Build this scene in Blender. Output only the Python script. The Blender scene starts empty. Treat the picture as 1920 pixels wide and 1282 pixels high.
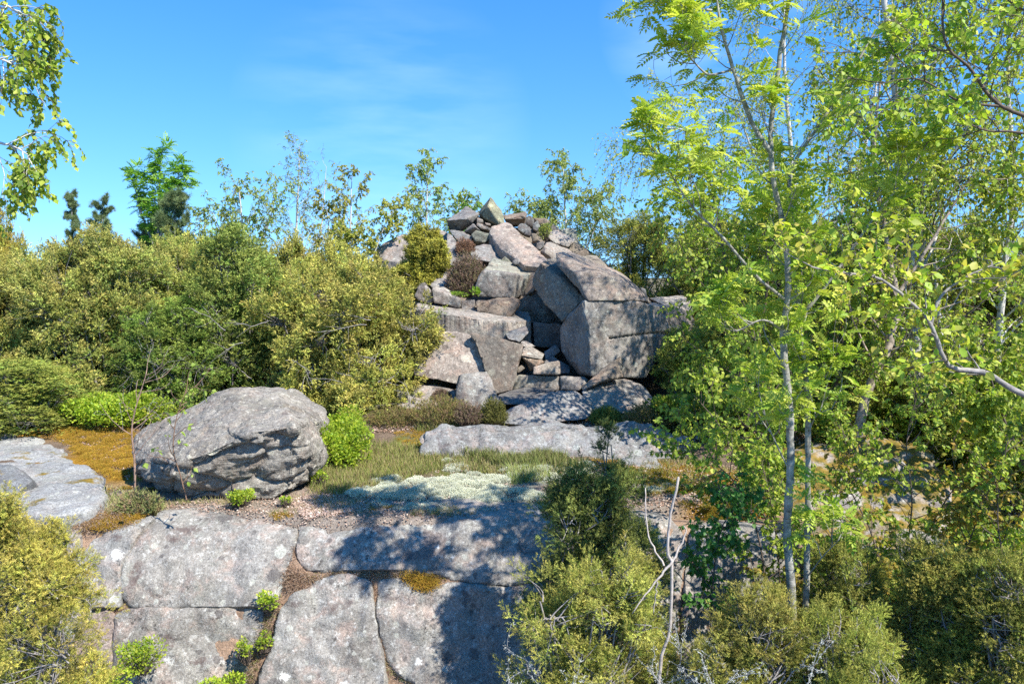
import bpy, bmesh, math, random
import numpy as np
from mathutils import Vector, Matrix, noise as mnoise
from mathutils import geometry as mgeo
R = math.radians

# ------------------------------------------------------------------ camera, sky, sun, exposure
scene = bpy.context.scene
COL = scene.collection
F = 1500.0; CZ = 3.6; HOR = 520.0
PITCH = math.atan((641 - HOR) / F)
cam_d = bpy.data.cameras.new('camera'); cam = bpy.data.objects.new('camera', cam_d)
COL.objects.link(cam); scene.camera = cam
cam_d.sensor_width = 36; cam_d.lens = 36 * F / 1920; cam_d.clip_start = 0.05; cam_d.clip_end = 5000
cam.location = (0, 0, CZ); cam.rotation_euler = (R(90) - PITCH, 0, 0)

def P_dir(px, py):
    v = Vector(((px - 960) / F, math.cos(PITCH) + (641 - py) / F * math.sin(PITCH), -math.sin(PITCH) + (641 - py) / F * math.cos(PITCH))); return v.normalized()
SUN_EL, SUN_AZ = 48.0, 132.0        # azimuth from +Y towards +X (sun is to the right, behind the camera)
world = bpy.data.worlds.new('World'); scene.world = world; world.use_nodes = True
wt = world.node_tree; wt.nodes.clear()
wo = wt.nodes.new('ShaderNodeOutputWorld'); bg = wt.nodes.new('ShaderNodeBackground')
sky = wt.nodes.new('ShaderNodeTexSky'); sky.sky_type = 'NISHITA'; sky.sun_disc = False
sky.sun_elevation = R(SUN_EL); sky.sun_rotation = R(SUN_AZ)
sky.air_density = 1.0; sky.dust_density = 0.0; sky.ozone_density = 2.5; sky.altitude = 50
bg.inputs[1].default_value = 0.15
hs = wt.nodes.new('ShaderNodeHueSaturation'); hs.inputs['Saturation'].default_value = 1.36
hs.inputs['Hue'].default_value = 0.504
tc = wt.nodes.new('ShaderNodeTexCoord'); mp = wt.nodes.new('ShaderNodeMapping')
mp.inputs['Scale'].default_value = (1.6, 1.0, 7.0); mp.inputs['Rotation'].default_value = (0.1, 0.5, 0.2)
nz = wt.nodes.new('ShaderNodeTexNoise'); nz.inputs['Scale'].default_value = 2.3; nz.inputs['Detail'].default_value = 6
rp = wt.nodes.new('ShaderNodeValToRGB')
rp.color_ramp.elements[0].position = .46; rp.color_ramp.elements[0].color = (0, 0, 0, 1)
rp.color_ramp.elements[1].position = .80; rp.color_ramp.elements[1].color = (.15, .15, .15, 1)
mx = wt.nodes.new('ShaderNodeMix'); mx.data_type = 'RGBA'; mx.inputs[7].default_value = (7.5, 8.6, 9.6, 1)
L = wt.links.new
svm = wt.nodes.new('ShaderNodeVectorMath'); svm.operation = 'MULTIPLY_ADD'
svm.inputs[1].default_value = (1, 1, .85); svm.inputs[2].default_value = (0, 0, .13)
svn = wt.nodes.new('ShaderNodeVectorMath'); svn.operation = 'NORMALIZE'
L(tc.outputs['Generated'], svm.inputs[0]); L(svm.outputs[0], svn.inputs[0]); L(svn.outputs[0], sky.inputs[0])
L(tc.outputs['Generated'], mp.inputs[0]); L(mp.outputs[0], nz.inputs['Vector']); L(nz.outputs['Fac'], rp.inputs[0])
dw = P_dir(720, 245)
dt = wt.nodes.new('ShaderNodeVectorMath'); dt.operation = 'DOT_PRODUCT'; dt.inputs[1].default_value = dw; L(tc.outputs['Generated'], dt.inputs[0])
dm = wt.nodes.new('ShaderNodeMapRange'); dm.inputs[1].default_value = .984; dm.inputs[2].default_value = 1.0; L(dt.outputs['Value'], dm.inputs[0])
dt2 = wt.nodes.new('ShaderNodeVectorMath'); dt2.operation = 'DOT_PRODUCT'; dt2.inputs[1].default_value = P_dir(1330, 30); L(tc.outputs['Generated'], dt2.inputs[0])
dm2 = wt.nodes.new('ShaderNodeMapRange'); dm2.inputs[1].default_value = .992; dm2.inputs[2].default_value = 1.0; L(dt2.outputs['Value'], dm2.inputs[0])
da = wt.nodes.new('ShaderNodeMath'); da.operation = 'MULTIPLY_ADD'; da.inputs[1].default_value = 1.5; L(dm2.outputs[0], da.inputs[0]); L(dm.outputs[0], da.inputs[2])
dmu = wt.nodes.new('ShaderNodeMath'); dmu.operation = 'MULTIPLY'; L(rp.outputs[0], dmu.inputs[0]); L(da.outputs[0], dmu.inputs[1]); L(dmu.outputs[0], mx.inputs[0]); L(sky.outputs[0], hs.inputs['Color']); L(hs.outputs[0], mx.inputs[6])
L(mx.outputs[2], bg.inputs[0]); L(bg.outputs[0], wo.inputs[0])

sd = bpy.data.lights.new('sun', 'SUN'); sun = bpy.data.objects.new('sun', sd); COL.objects.link(sun)
sd.energy = 5.0; sd.angle = R(0.5); sd.color = (1.0, .95, .87)
to_sun = Vector((math.sin(R(SUN_AZ)) * math.cos(R(SUN_EL)), math.cos(R(SUN_AZ)) * math.cos(R(SUN_EL)), math.sin(R(SUN_EL))))
sun.rotation_euler = to_sun.to_track_quat('Z', 'Y').to_euler()
sun.location = (10, -10, 20)
vs = scene.view_settings
scene.display_settings.display_device = 'sRGB'
vs.view_transform = 'Standard'; vs.look = 'None'; vs.gamma = 1; vs.use_curve_mapping = False
vs.exposure = 0.90
scene.cycles.max_bounces = 6; scene.cycles.diffuse_bounces = 3; scene.cycles.glossy_bounces = 2
scene.cycles.transmission_bounces = 3; scene.cycles.use_denoising = False

# ------------------------------------------------------------------ helpers
def P(px, py, Y):
    u = (px - 960) / F; v = (641 - py) / F
    c, s = math.cos(PITCH), math.sin(PITCH)
    dy = c + v * s; dz = -s + v * c
    k = Y / dy
    return Vector((u * k, Y, CZ + dz * k))
def PN(px, py, Y):                                       # vectorised
    px = np.asarray(px, float); py = np.asarray(py, float); Y = np.asarray(Y, float)
    u = (px - 960) / F; v = (641 - py) / F
    c, s = math.cos(PITCH), math.sin(PITCH)
    k = Y / (c + v * s)
    return np.stack([u * k, Y + 0 * u, CZ + (-s + v * c) * k], -1)
def G(px, py, z):                                        # where the ray meets height z
    v = (641 - py) / F; c, s = math.cos(PITCH), math.sin(PITCH)
    k = (z - CZ) / (-s + v * c)
    return k * (c + v * s)
def tag(o, label=None, cat=None, group=None, kind=None):
    if label: o['label'] = label
    if cat: o['category'] = cat
    if group: o['group'] = group
    if kind: o['kind'] = kind
    return o
def empty(name, loc, label, cat, group=None):
    o = bpy.data.objects.new(name, None); o.location = loc; COL.objects.link(o)
    return tag(o, label, cat, group)
def ob(name, me, mat, parent=None, loc=(0, 0, 0), color=None):
    o = bpy.data.objects.new(name, me); COL.objects.link(o)
    if mat and not me.materials: me.materials.append(mat)
    if parent: o.parent = parent
    o.location = loc
    if color: o.color = (*color, 1)
    return o
def mesh_np(name, V, polys, col=None, smooth=False):
    """V: N,3; polys: list of (M,k) int arrays; col: N,3"""
    me = bpy.data.meshes.new(name)
    V = np.ascontiguousarray(V, np.float32)
    me.vertices.add(len(V)); me.vertices.foreach_set('co', V.ravel())
    loops = np.concatenate([p.ravel() for p in polys]).astype(np.int32)
    tot = np.concatenate([np.full(len(p), p.shape[1]) for p in polys]).astype(np.int32)
    st = np.concatenate([[0], np.cumsum(tot)[:-1]]).astype(np.int32)
    me.loops.add(len(loops)); me.loops.foreach_set('vertex_index', loops)
    me.polygons.add(len(tot)); me.polygons.foreach_set('loop_start', st); me.polygons.foreach_set('loop_total', tot)
    if smooth: me.polygons.foreach_set('use_smooth', np.ones(len(tot), bool))
    me.update(calc_edges=True)
    if col is not None:
        a = me.color_attributes.new('tint', 'FLOAT_COLOR', 'POINT')
        c4 = np.ones((len(V), 4), np.float32); c4[:, :3] = col
        a.data.foreach_set('color', c4.ravel())
    return me
def nrm(a):
    return a / np.maximum(np.linalg.norm(a, axis=-1, keepdims=True), 1e-9)
def vnoise(x, y, seed=0):                                # 2-D value noise
    xi = np.floor(x).astype(np.int64); yi = np.floor(y).astype(np.int64)
    fx = x - xi; fy = y - yi; fx = fx * fx * (3 - 2 * fx); fy = fy * fy * (3 - 2 * fy)
    def h(a, b):
        n = (a * 374761393 + b * 668265263 + seed * 1442695041) & 0x7fffffff
        n = ((n ^ (n >> 13)) * 1274126177) & 0x7fffffff
        return ((n ^ (n >> 16)) & 0xffff) / 65535.0
    return (h(xi, yi) * (1 - fx) + h(xi + 1, yi) * fx) * (1 - fy) + (h(xi, yi + 1) * (1 - fx) + h(xi + 1, yi + 1) * fx) * fy
def fbm(x, y, seed=0, o=4):
    s = 0; a = .5
    for i in range(o):
        s = s + a * (vnoise(x * 2 ** i, y * 2 ** i, seed + i) - .5); a *= .5
    return s
def sst(a, b, x):
    t = np.clip((x - a) / (b - a), 0, 1); return t * t * (3 - 2 * t)

# ------------------------------------------------------------------ materials
class NT:
    def __init__(s, name):
        s.m = bpy.data.materials.new(name); s.m.use_nodes = True; s.t = s.m.node_tree; s.t.nodes.clear()
        s.out = s.n('ShaderNodeOutputMaterial')
    def n(s, t, **k):
        o = s.t.nodes.new(t)
        for a, b in k.items():
            if isinstance(b, (int, float, tuple, str, bool)) and hasattr(o, a): setattr(o, a, b)
        return o
    def l(s, a, b): s.t.links.new(a, b)
    def noise(s, vec, scale, detail=6, rough=.6, dist=0):
        o = s.n('ShaderNodeTexNoise'); s.l(vec, o.inputs['Vector'])
        o.inputs['Scale'].default_value = scale; o.inputs['Detail'].default_value = detail
        o.inputs['Roughness'].default_value = rough; o.inputs['Distortion'].default_value = dist
        return o.outputs['Fac']
    def ramp(s, v, a, b, ca=(0, 0, 0, 1), cb=(1, 1, 1, 1)):
        o = s.n('ShaderNodeValToRGB'); s.l(v, o.inputs[0])
        o.color_ramp.elements[0].position = a; o.color_ramp.elements[0].color = ca
        o.color_ramp.elements[1].position = b; o.color_ramp.elements[1].color = cb
        return o.outputs[0]
    def mix(s, f, a, b, mode='MIX'):
        o = s.n('ShaderNodeMix'); o.data_type = 'RGBA'; o.blend_type = mode
        for i, v in ((0, f), (6, a), (7, b)):
            if isinstance(v, (int, float)): o.inputs[i].default_value = v
            elif isinstance(v, tuple): o.inputs[i].default_value = (*v[:3], 1)
            else: s.l(v, o.inputs[i])
        return o.outputs[2]
    def math(s, op, a, b=0.0):
        o = s.n('ShaderNodeMath'); o.operation = op
        for i, v in ((0, a), (1, b)):
            if isinstance(v, (int, float)): o.inputs[i].default_value = v
            else: s.l(v, o.inputs[i])
        return o.outputs[0]

def granite(name, base=((.20, .195, .185), (.40, .38, .36)), pink=.5, dark=.5, pale=.4, white=0.0, moss=0.0, strata=0.0, streak=.3):
    k = NT(name); tcn = k.n('ShaderNodeTexCoord'); oi = k.n('ShaderNodeObjectInfo')
    add = k.n('ShaderNodeVectorMath'); add.operation = 'ADD'
    k.l(tcn.outputs['Object'], add.inputs[0])
    mul = k.n('ShaderNodeVectorMath'); mul.operation = 'SCALE'; mul.inputs['Scale'].default_value = 37.0
    cmb = k.n('ShaderNodeCombineXYZ')
    for i in range(3): k.l(oi.outputs['Random'], cmb.inputs[i])
    k.l(cmb.outputs[0], mul.inputs[0]); k.l(mul.outputs[0], add.inputs[1]); v = add.outputs[0]
    big = k.noise(v, 2.2, 8, .62)
    c = k.ramp(big, .32, .68, (*base[0], 1), (*base[1], 1))
    pk = k.ramp(k.noise(v, 5.5, 7, .65, .4), .50, .62)
    c = k.mix(k.math('MULTIPLY', pk, pink), c, (.46, .33, .265))
    wr = k.ramp(k.noise(v, 3.1, 9, .7, .5), .52, .60)
    c = k.mix(k.math('MULTIPLY', wr, .35), c, (.30, .31, .26))
    pl = k.ramp(k.noise(v, 17, 9, .72, .3), .54, .60)
    c = k.mix(k.math('MULTIPLY', pl, pale), c, (.55, .55, .51))
    dkmask = k.math('MULTIPLY', k.ramp(k.noise(v, 24, 10, .78, .5), .53, .60), k.ramp(k.noise(v, 2.7, 5, .6), .38, .60))
    c = k.mix(k.math('MULTIPLY', dkmask, dark), c, (.075, .068, .062))
    stn = k.ramp(k.noise(v, 3.6, 6, .55, .8), .63, .67)
    c = k.mix(k.math('MULTIPLY', stn, dark * .7), c, (.15, .12, .11))
    ms = k.n('ShaderNodeMapping'); ms.inputs['Scale'].default_value = (3.5, 3.5, .9); k.l(v, ms.inputs[0])
    stk = k.ramp(k.noise(ms.outputs[0], 2.0, 9, .75, .6), .52, .66)
    c = k.mix(k.math('MULTIPLY', stk, streak), c, (.125, .10, .085))
    gr = k.ramp(k.noise(v, 1.3, 7, .7, .6), .52, .62)
    c = k.mix(k.math('MULTIPLY', gr, .4), c, (.27, .275, .27))
    for vs_, thr, amt in ((5.5, .62, .75), (13.0, .55, .7)):
        wn = k.n('ShaderNodeTexNoise'); wn.inputs['Scale'].default_value = vs_ * 3.2; wn.inputs['Detail'].default_value = 6; wn.inputs['Roughness'].default_value = .75; k.l(v, wn.inputs['Vector'])
        w1 = k.n('ShaderNodeVectorMath'); w1.operation = 'SCALE'; w1.inputs['Scale'].default_value = .42 / vs_; k.l(wn.outputs['Color'], w1.inputs[0])
        w3 = k.n('ShaderNodeVectorMath'); w3.operation = 'ADD'; k.l(v, w3.inputs[0]); k.l(w1.outputs[0], w3.inputs[1])
        vo2 = k.n('ShaderNodeTexVoronoi'); vo2.inputs['Scale'].default_value = vs_; k.l(w3.outputs[0], vo2.inputs['Vector'])
        s3 = k.n('ShaderNodeSeparateColor'); k.l(vo2.outputs['Color'], s3.inputs[0])
        rad_ = k.math('MULTIPLY', s3.outputs[2], .34)
        mk_ = k.ramp(k.math('SUBTRACT', vo2.outputs['Distance'], rad_), .0, .045, (1, 1, 1, 1), (0, 0, 0, 1))
        mk_ = k.math('MULTIPLY', mk_, k.math('GREATER_THAN', s3.outputs[0], thr))
        lc = k.ramp(s3.outputs[1], .30, .62, (.115, .105, .10, 1), (.46, .47, .41, 1))
        c = k.mix(k.math('MULTIPLY', mk_, amt), c, lc)
    sp = k.noise(v, 150, 3, .7)
    c = k.mix(1.0, c, k.ramp(sp, .30, .72, (.50, .50, .50, 1), (1.45, 1.42, 1.4, 1)), 'MULTIPLY')
    sp2 = k.noise(v, 55, 4, .7)
    c = k.mix(1.0, c, k.ramp(sp2, .35, .68, (.68, .67, .66, 1), (1.28, 1.28, 1.28, 1)), 'MULTIPLY')
    if white:
        vo = k.n('ShaderNodeTexVoronoi'); vo.inputs['Scale'].default_value = 1.9
        w2 = k.n('ShaderNodeVectorMath'); w2.operation = 'ADD'; k.l(v, w2.inputs[0])
        nn = k.n('ShaderNodeTexNoise'); nn.inputs['Scale'].default_value = 9; nn.inputs['Detail'].default_value = 5; k.l(v, nn.inputs['Vector'])
        sc = k.n('ShaderNodeVectorMath'); sc.operation = 'SCALE'; sc.inputs['Scale'].default_value = .22
        k.l(nn.outputs['Color'], sc.inputs[0]); k.l(sc.outputs[0], w2.inputs[1]); k.l(w2.outputs[0], vo.inputs['Vector'])
        m = k.ramp(vo.outputs['Distance'], .085, .10, (1, 1, 1, 1), (0, 0, 0, 1))
        c = k.mix(k.math('MULTIPLY', m, white), c, (.80, .80, .76))
    at = k.n('ShaderNodeAttribute'); at.attribute_name = 'marks'; sp_ = k.n('ShaderNodeSeparateColor'); k.l(at.outputs['Color'], sp_.inputs[0])
    wob = k.math('MULTIPLY', k.math('SUBTRACT', k.noise(v, 22, 10, .85), .5), 2.6)
    c = k.mix(k.math('MULTIPLY', k.ramp(k.math('ADD', sp_.outputs[1], wob), .55, .85), .8), c, (.12, .085, .075))
    c = k.mix(k.ramp(k.math('ADD', sp_.outputs[0], k.math('MULTIPLY', wob, .9)), .62, .78), c, k.mix(k.noise(v, 70, 5), (.5, .5, .46), (.85, .84, .78)))
    c = k.mix(1.0, c, oi.outputs['Color'], 'MULTIPLY')
    geo = k.n('ShaderNodeNewGeometry'); sep = k.n('ShaderNodeSeparateXYZ'); k.l(geo.outputs['Normal'], sep.inputs[0])
    if moss:
        mm = k.math('MULTIPLY', k.ramp(sep.outputs[2], .62 if moss < 1.5 else .4, .86 if moss < 1.5 else .7), k.ramp(k.noise(v, 3.3, 7, .65, .3), .62 - .32 * moss, .68 - .30 * moss))
        mc = k.mix(k.ramp(k.noise(v, 22, 7, .75), .35, .65), (.085, .085, .018), (.30, .185, .03))
        c = k.mix(mm, c, mc)
    b = k.n('ShaderNodeBsdfPrincipled'); b.inputs['Roughness'].default_value = .9
    b.inputs['Specular IOR Level'].default_value = .25
    k.l(c, b.inputs['Base Color'])
    bp = k.n('ShaderNodeBump'); bp.inputs['Strength'].default_value = .75; bp.inputs['Distance'].default_value = .02
    h = k.math('ADD', k.math('MULTIPLY', k.noise(v, 20, 10, .72), 1.0), k.math('MULTIPLY', sp, .22))
    if strata:
        mpn = k.n('ShaderNodeMapping'); mpn.inputs['Scale'].default_value = (2.2, 2.2, 13); mpn.inputs['Rotation'].default_value = (.15, -.28, 0)
        k.l(v, mpn.inputs[0])
        h = k.math('ADD', h, k.math('MULTIPLY', k.noise(mpn.outputs[0], 3.0, 8, .7, 1.2), strata))
    k.l(h, bp.inputs['Height']); k.l(bp.outputs[0], b.inputs['Normal'])
    k.l(b.outputs[0], k.out.inputs[0]); return k.m

def leafmat(name, trans=.35, rough=.55, spec=.3):
    k = NT(name); a = k.n('ShaderNodeAttribute'); a.attribute_name = 'tint'
    oi = k.n('ShaderNodeObjectInfo')
    c = k.mix(1.0, a.outputs['Color'], oi.outputs['Color'], 'MULTIPLY')
    b = k.n('ShaderNodeBsdfPrincipled'); b.inputs['Roughness'].default_value = rough
    b.inputs['Specular IOR Level'].default_value = spec; k.l(c, b.inputs['Base Color'])
    if trans:
        t = k.n('ShaderNodeBsdfTranslucent'); k.l(k.mix(1.0, c, (1.25, 1.3, .7), 'MULTIPLY'), t.inputs[0])
        m = k.n('ShaderNodeMixShader'); m.inputs[0].default_value = trans
        k.l(b.outputs[0], m.inputs[1]); k.l(t.outputs[0], m.inputs[2]); k.l(m.outputs[0], k.out.inputs[0])
    else: k.l(b.outputs[0], k.out.inputs[0])
    return k.m
def barkmat(name, a, b_, marks=0.0, scale=20):
    k = NT(name); tcn = k.n('ShaderNodeTexCoord'); v = tcn.outputs['Object']; oi = k.n('ShaderNodeObjectInfo')
    c = k.mix(k.ramp(k.noise(v, scale, 6, .65), .38, .62), a, b_)
    c = k.mix(k.math('MULTIPLY', k.ramp(k.noise(v, 5, 6, .7), .5, .6), .5), c, tuple(x * .62 for x in a))
    if marks:
        mpn = k.n('ShaderNodeMapping'); mpn.inputs['Scale'].default_value = (4, 4, 26); k.l(v, mpn.inputs[0])
        mk = k.ramp(k.noise(mpn.outputs[0], 2.2, 5, .6, .5), .58, .64)
        c = k.mix(k.math('MULTIPLY', mk, marks), c, (.035, .03, .028))
    c = k.mix(1.0, c, oi.outputs['Color'], 'MULTIPLY')
    b = k.n('ShaderNodeBsdfPrincipled'); b.inputs['Roughness'].default_value = .8; b.inputs['Specular IOR Level'].default_value = .2
    k.l(c, b.inputs['Base Color'])
    bp = k.n('ShaderNodeBump'); bp.inputs['Strength'].default_value = .5; bp.inputs['Distance'].default_value = .006
    k.l(k.noise(v, scale * 3, 6, .7), bp.inputs['Height']); k.l(bp.outputs[0], b.inputs['Normal'])
    k.l(b.outputs[0], k.out.inputs[0]); return k.m

M_FRESH = granite('granite_fresh', ((.165, .155, .14), (.345, .325, .295)), pink=.36, dark=.85, pale=.5, streak=.55)
M_LEDGE = granite('granite_weathered', ((.19, .18, .16), (.355, .34, .305)), pink=.45, dark=1.0, pale=.55, streak=.35)
M_BOULD = granite('granite_boulder', ((.17, .165, .155), (.34, .33, .305)), pink=.2, dark=1.0, pale=.6, strata=1.6, streak=.35)
M_MOSSY = granite('granite_mossy', ((.2, .19, .18), (.36, .34, .32)), pink=.4, dark=.9, pale=.5, moss=.75)
M_SLAB = granite('granite_slab', ((.21, .21, .205), (.34, .34, .325)), pink=.18, dark=.35, pale=.4, moss=.12)
M_LEAF = leafmat('leaf', .44, .5, .3)
M_NEEDLE = leafmat('needle', .15, .6, .25)
M_DRY = leafmat('dry_matter', .12, .9, .1)
M_BIRCHBARK = barkmat('birch_bark', (.62, .60, .55), (.45, .43, .40), marks=.9, scale=14)
M_ROWANBARK = barkmat('rowan_bark', (.32, .31, .28), (.12, .12, .105), marks=.6, scale=22)
M_TWIG = barkmat('twig_bark', (.17, .13, .10), (.09, .07, .055), scale=30)
M_GREYTWIG = barkmat('grey_twig_bark', (.36, .33, .30), (.20, .18, .165), scale=30)
M_PALEWOOD = barkmat('pale_dead_wood', (.50, .44, .38), (.33, .28, .24), scale=26)

# ------------------------------------------------------------------ ground
def gz(x, y):
    x = np.asarray(x, float); y = np.asarray(y, float)
    edge = 6.75 + .9 * sst(1.9, 2.9, x) + .15 * np.sin(x * 1.3)
    t = sst(edge - .38, edge + .12, y)
    low = .25 + .25 * fbm(x * .5, y * .5, 3)
    ter = 1.60 + .16 * sst(9.2, 10.2, y) + .10 * sst(10.5, 12, y)
    ter = ter + .12 * sst(1.6, 2.6, x) * sst(8.3, 9.2, y) - .15 * sst(2.2, 2.8, x) * (1 - sst(7.9, 8.6, y)) - .5 * sst(3.6, 5.5, x) * (1 - sst(9, 12, y))
    ter = ter - .05 * (1 - sst(6.9, 7.6, y))
    ter = ter + .09 * fbm(x * 1.3, y * 1.3, 9) * sst(7.2, 8.5, y) + .03 * fbm(x * 6, y * 6, 21)
    ramp = np.clip((y - 12.3) / 3.3, 0, 1)
    lat = np.clip(1 - (np.abs(x - .05) / 3.1) ** 2.4, 0, 1)
    back = 1 - .6 * sst(15.8, 20, y)
    mound = (0.25 * sst(12.0, 12.6, y) + 2.45 * ramp) * lat * back
    rise = .5 * sst(11, 18, y) * sst(1.5, 5, np.abs(x))
    far = 1.2 * fbm(x * .03, y * .03, 5) * sst(30, 80, np.hypot(x, y))
    return low * (1 - t) + ter * t + mound + rise * t + far
def gz1(x, y): return float(gz(np.array([x]), np.array([y]))[0])
def axis(a, b, fine, step, far, grow=1.25):
    c = list(np.arange(a, b, step)); s = step; v = b
    while v < far: c.append(v); s *= grow; v += s
    c.append(far); s = step; v = a; pre = []
    lo = fine
    while v > lo: s *= grow; v -= s; pre.append(v)
    return np.array(sorted(set(pre + c)))
gx = axis(-6, 6, -900, .05, 900); gy = axis(5.8, 13.5, -60, .05, 1500)
GX, GY = np.meshgrid(gx, gy); GZ = gz(GX, GY)
nx, ny = len(gx), len(gy)
idx = np.arange(nx * ny).reshape(ny, nx)
q = np.stack([idx[:-1, :-1], idx[:-1, 1:], idx[1:, 1:], idx[1:, :-1]], -1).reshape(-1, 4)
def blob(X, Y, pts, w=.35, seed=0):
    """pts: (px,py,rx,ry) ellipses on the terrace, in metres"""
    m = np.zeros_like(X)
    for (px, py, rx, ry) in pts:
        Yc = G(px, py, 1.6); Xc = (px - 960) / F * Yc / (math.cos(PITCH) + (641 - py) / F * math.sin(PITCH))
        d = np.hypot((X - Xc) / rx, (Y - Yc) / ry) + 1.1 * fbm(X * 3, Y * 3, 40 + seed)
        m = np.maximum(m, 1 - sst(1 - w, 1 + w * .3, d))
    return m
litter = np.array((.22, .165, .12)); soil = np.array((.12, .08, .055)); moss_o = np.array((.36, .20, .025))
grassc = np.array((.15, .16, .045)); lich = np.array((.44, .46, .38))
n1 = fbm(GX * 2.2, GY * 2.2, 11)[..., None] + .5; n2 = fbm(GX * 9, GY * 9, 12)[..., None] + .5
C = litter * (.55 + .9 * n2) * (1 - .35 * n1) + 0 * GX[..., None]
def lay(C, m, col):
    m = m[..., None]; return C * (1 - m) + m * col * (.6 + .8 * n2)
C = lay(C, blob(GX, GY, [(700, 870, 1.2, .9), (820, 850, 1.3, .7), (1000, 880, 1.3, .6)], seed=1), grassc)
C = lay(C, blob(GX, GY, [(150, 810, 1.0, .7), (200, 860, .7, .6), (235, 975, .5, .2), (740, 1005, .2, .1), (700, 950, .25, .12), (230, 900, .3, .5)], seed=2), moss_o)
C = lay(C, sst(7.9, 7.3, GY) * sst(2.4, 1.5, GX) * .7, np.array((.34, .30, .26)))
C = lay(C, blob(GX, GY, [(1350, 890, 1.2, .5), (1420, 950, .8, .5), (1300, 800, .9, .5), (1180, 870, .5, .25)], seed=3), moss_o * .8)
C = lay(C, blob(GX, GY, [(790, 925, .8, .18), (960, 905, .7, .2), (1050, 885, .6, .2)], seed=4), lich * .6)
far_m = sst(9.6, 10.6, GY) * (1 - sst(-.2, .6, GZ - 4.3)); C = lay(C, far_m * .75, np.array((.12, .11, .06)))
md = (1 - sst(1.8, 3.2, np.abs(GX))) * sst(11.8, 12.4, GY) * (1 - sst(17, 18, GY)); C = lay(C, md * .85, np.array((.20, .175, .145)))
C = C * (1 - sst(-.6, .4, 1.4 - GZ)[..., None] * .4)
M_GROUND = None
k = NT('forest_floor'); a = k.n('ShaderNodeAttribute'); a.attribute_name = 'tint'
geo = k.n('ShaderNodeNewGeometry'); v = geo.outputs['Position']
c = k.mix(1.0, a.outputs['Color'], k.ramp(k.noise(v, 60, 6, .8), .3, .7, (.4, .38, .36, 1), (1.7, 1.65, 1.6, 1)), 'MULTIPLY')
c = k.mix(k.math('MULTIPLY', k.ramp(k.noise(v, 26, 8, .8), .60, .66), .6), c, (.50, .38, .30))
b = k.n('ShaderNodeBsdfPrincipled'); b.inputs['Roughness'].default_value = .95; b.inputs['Specular IOR Level'].default_value = .1
bp = k.n('ShaderNodeBump'); bp.inputs['Strength'].default_value = .8; bp.inputs['Distance'].default_value = .03
k.l(k.noise(v, 40, 8, .75), bp.inputs['Height']); k.l(bp.outputs[0], b.inputs['Normal'])
k.l(c, b.inputs['Base Color']); k.l(b.outputs[0], k.out.inputs[0]); M_GROUND = k.m
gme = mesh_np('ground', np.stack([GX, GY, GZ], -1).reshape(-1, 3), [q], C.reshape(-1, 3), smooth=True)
g = ob('ground', gme, M_GROUND); tag(g, kind='structure')

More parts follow.
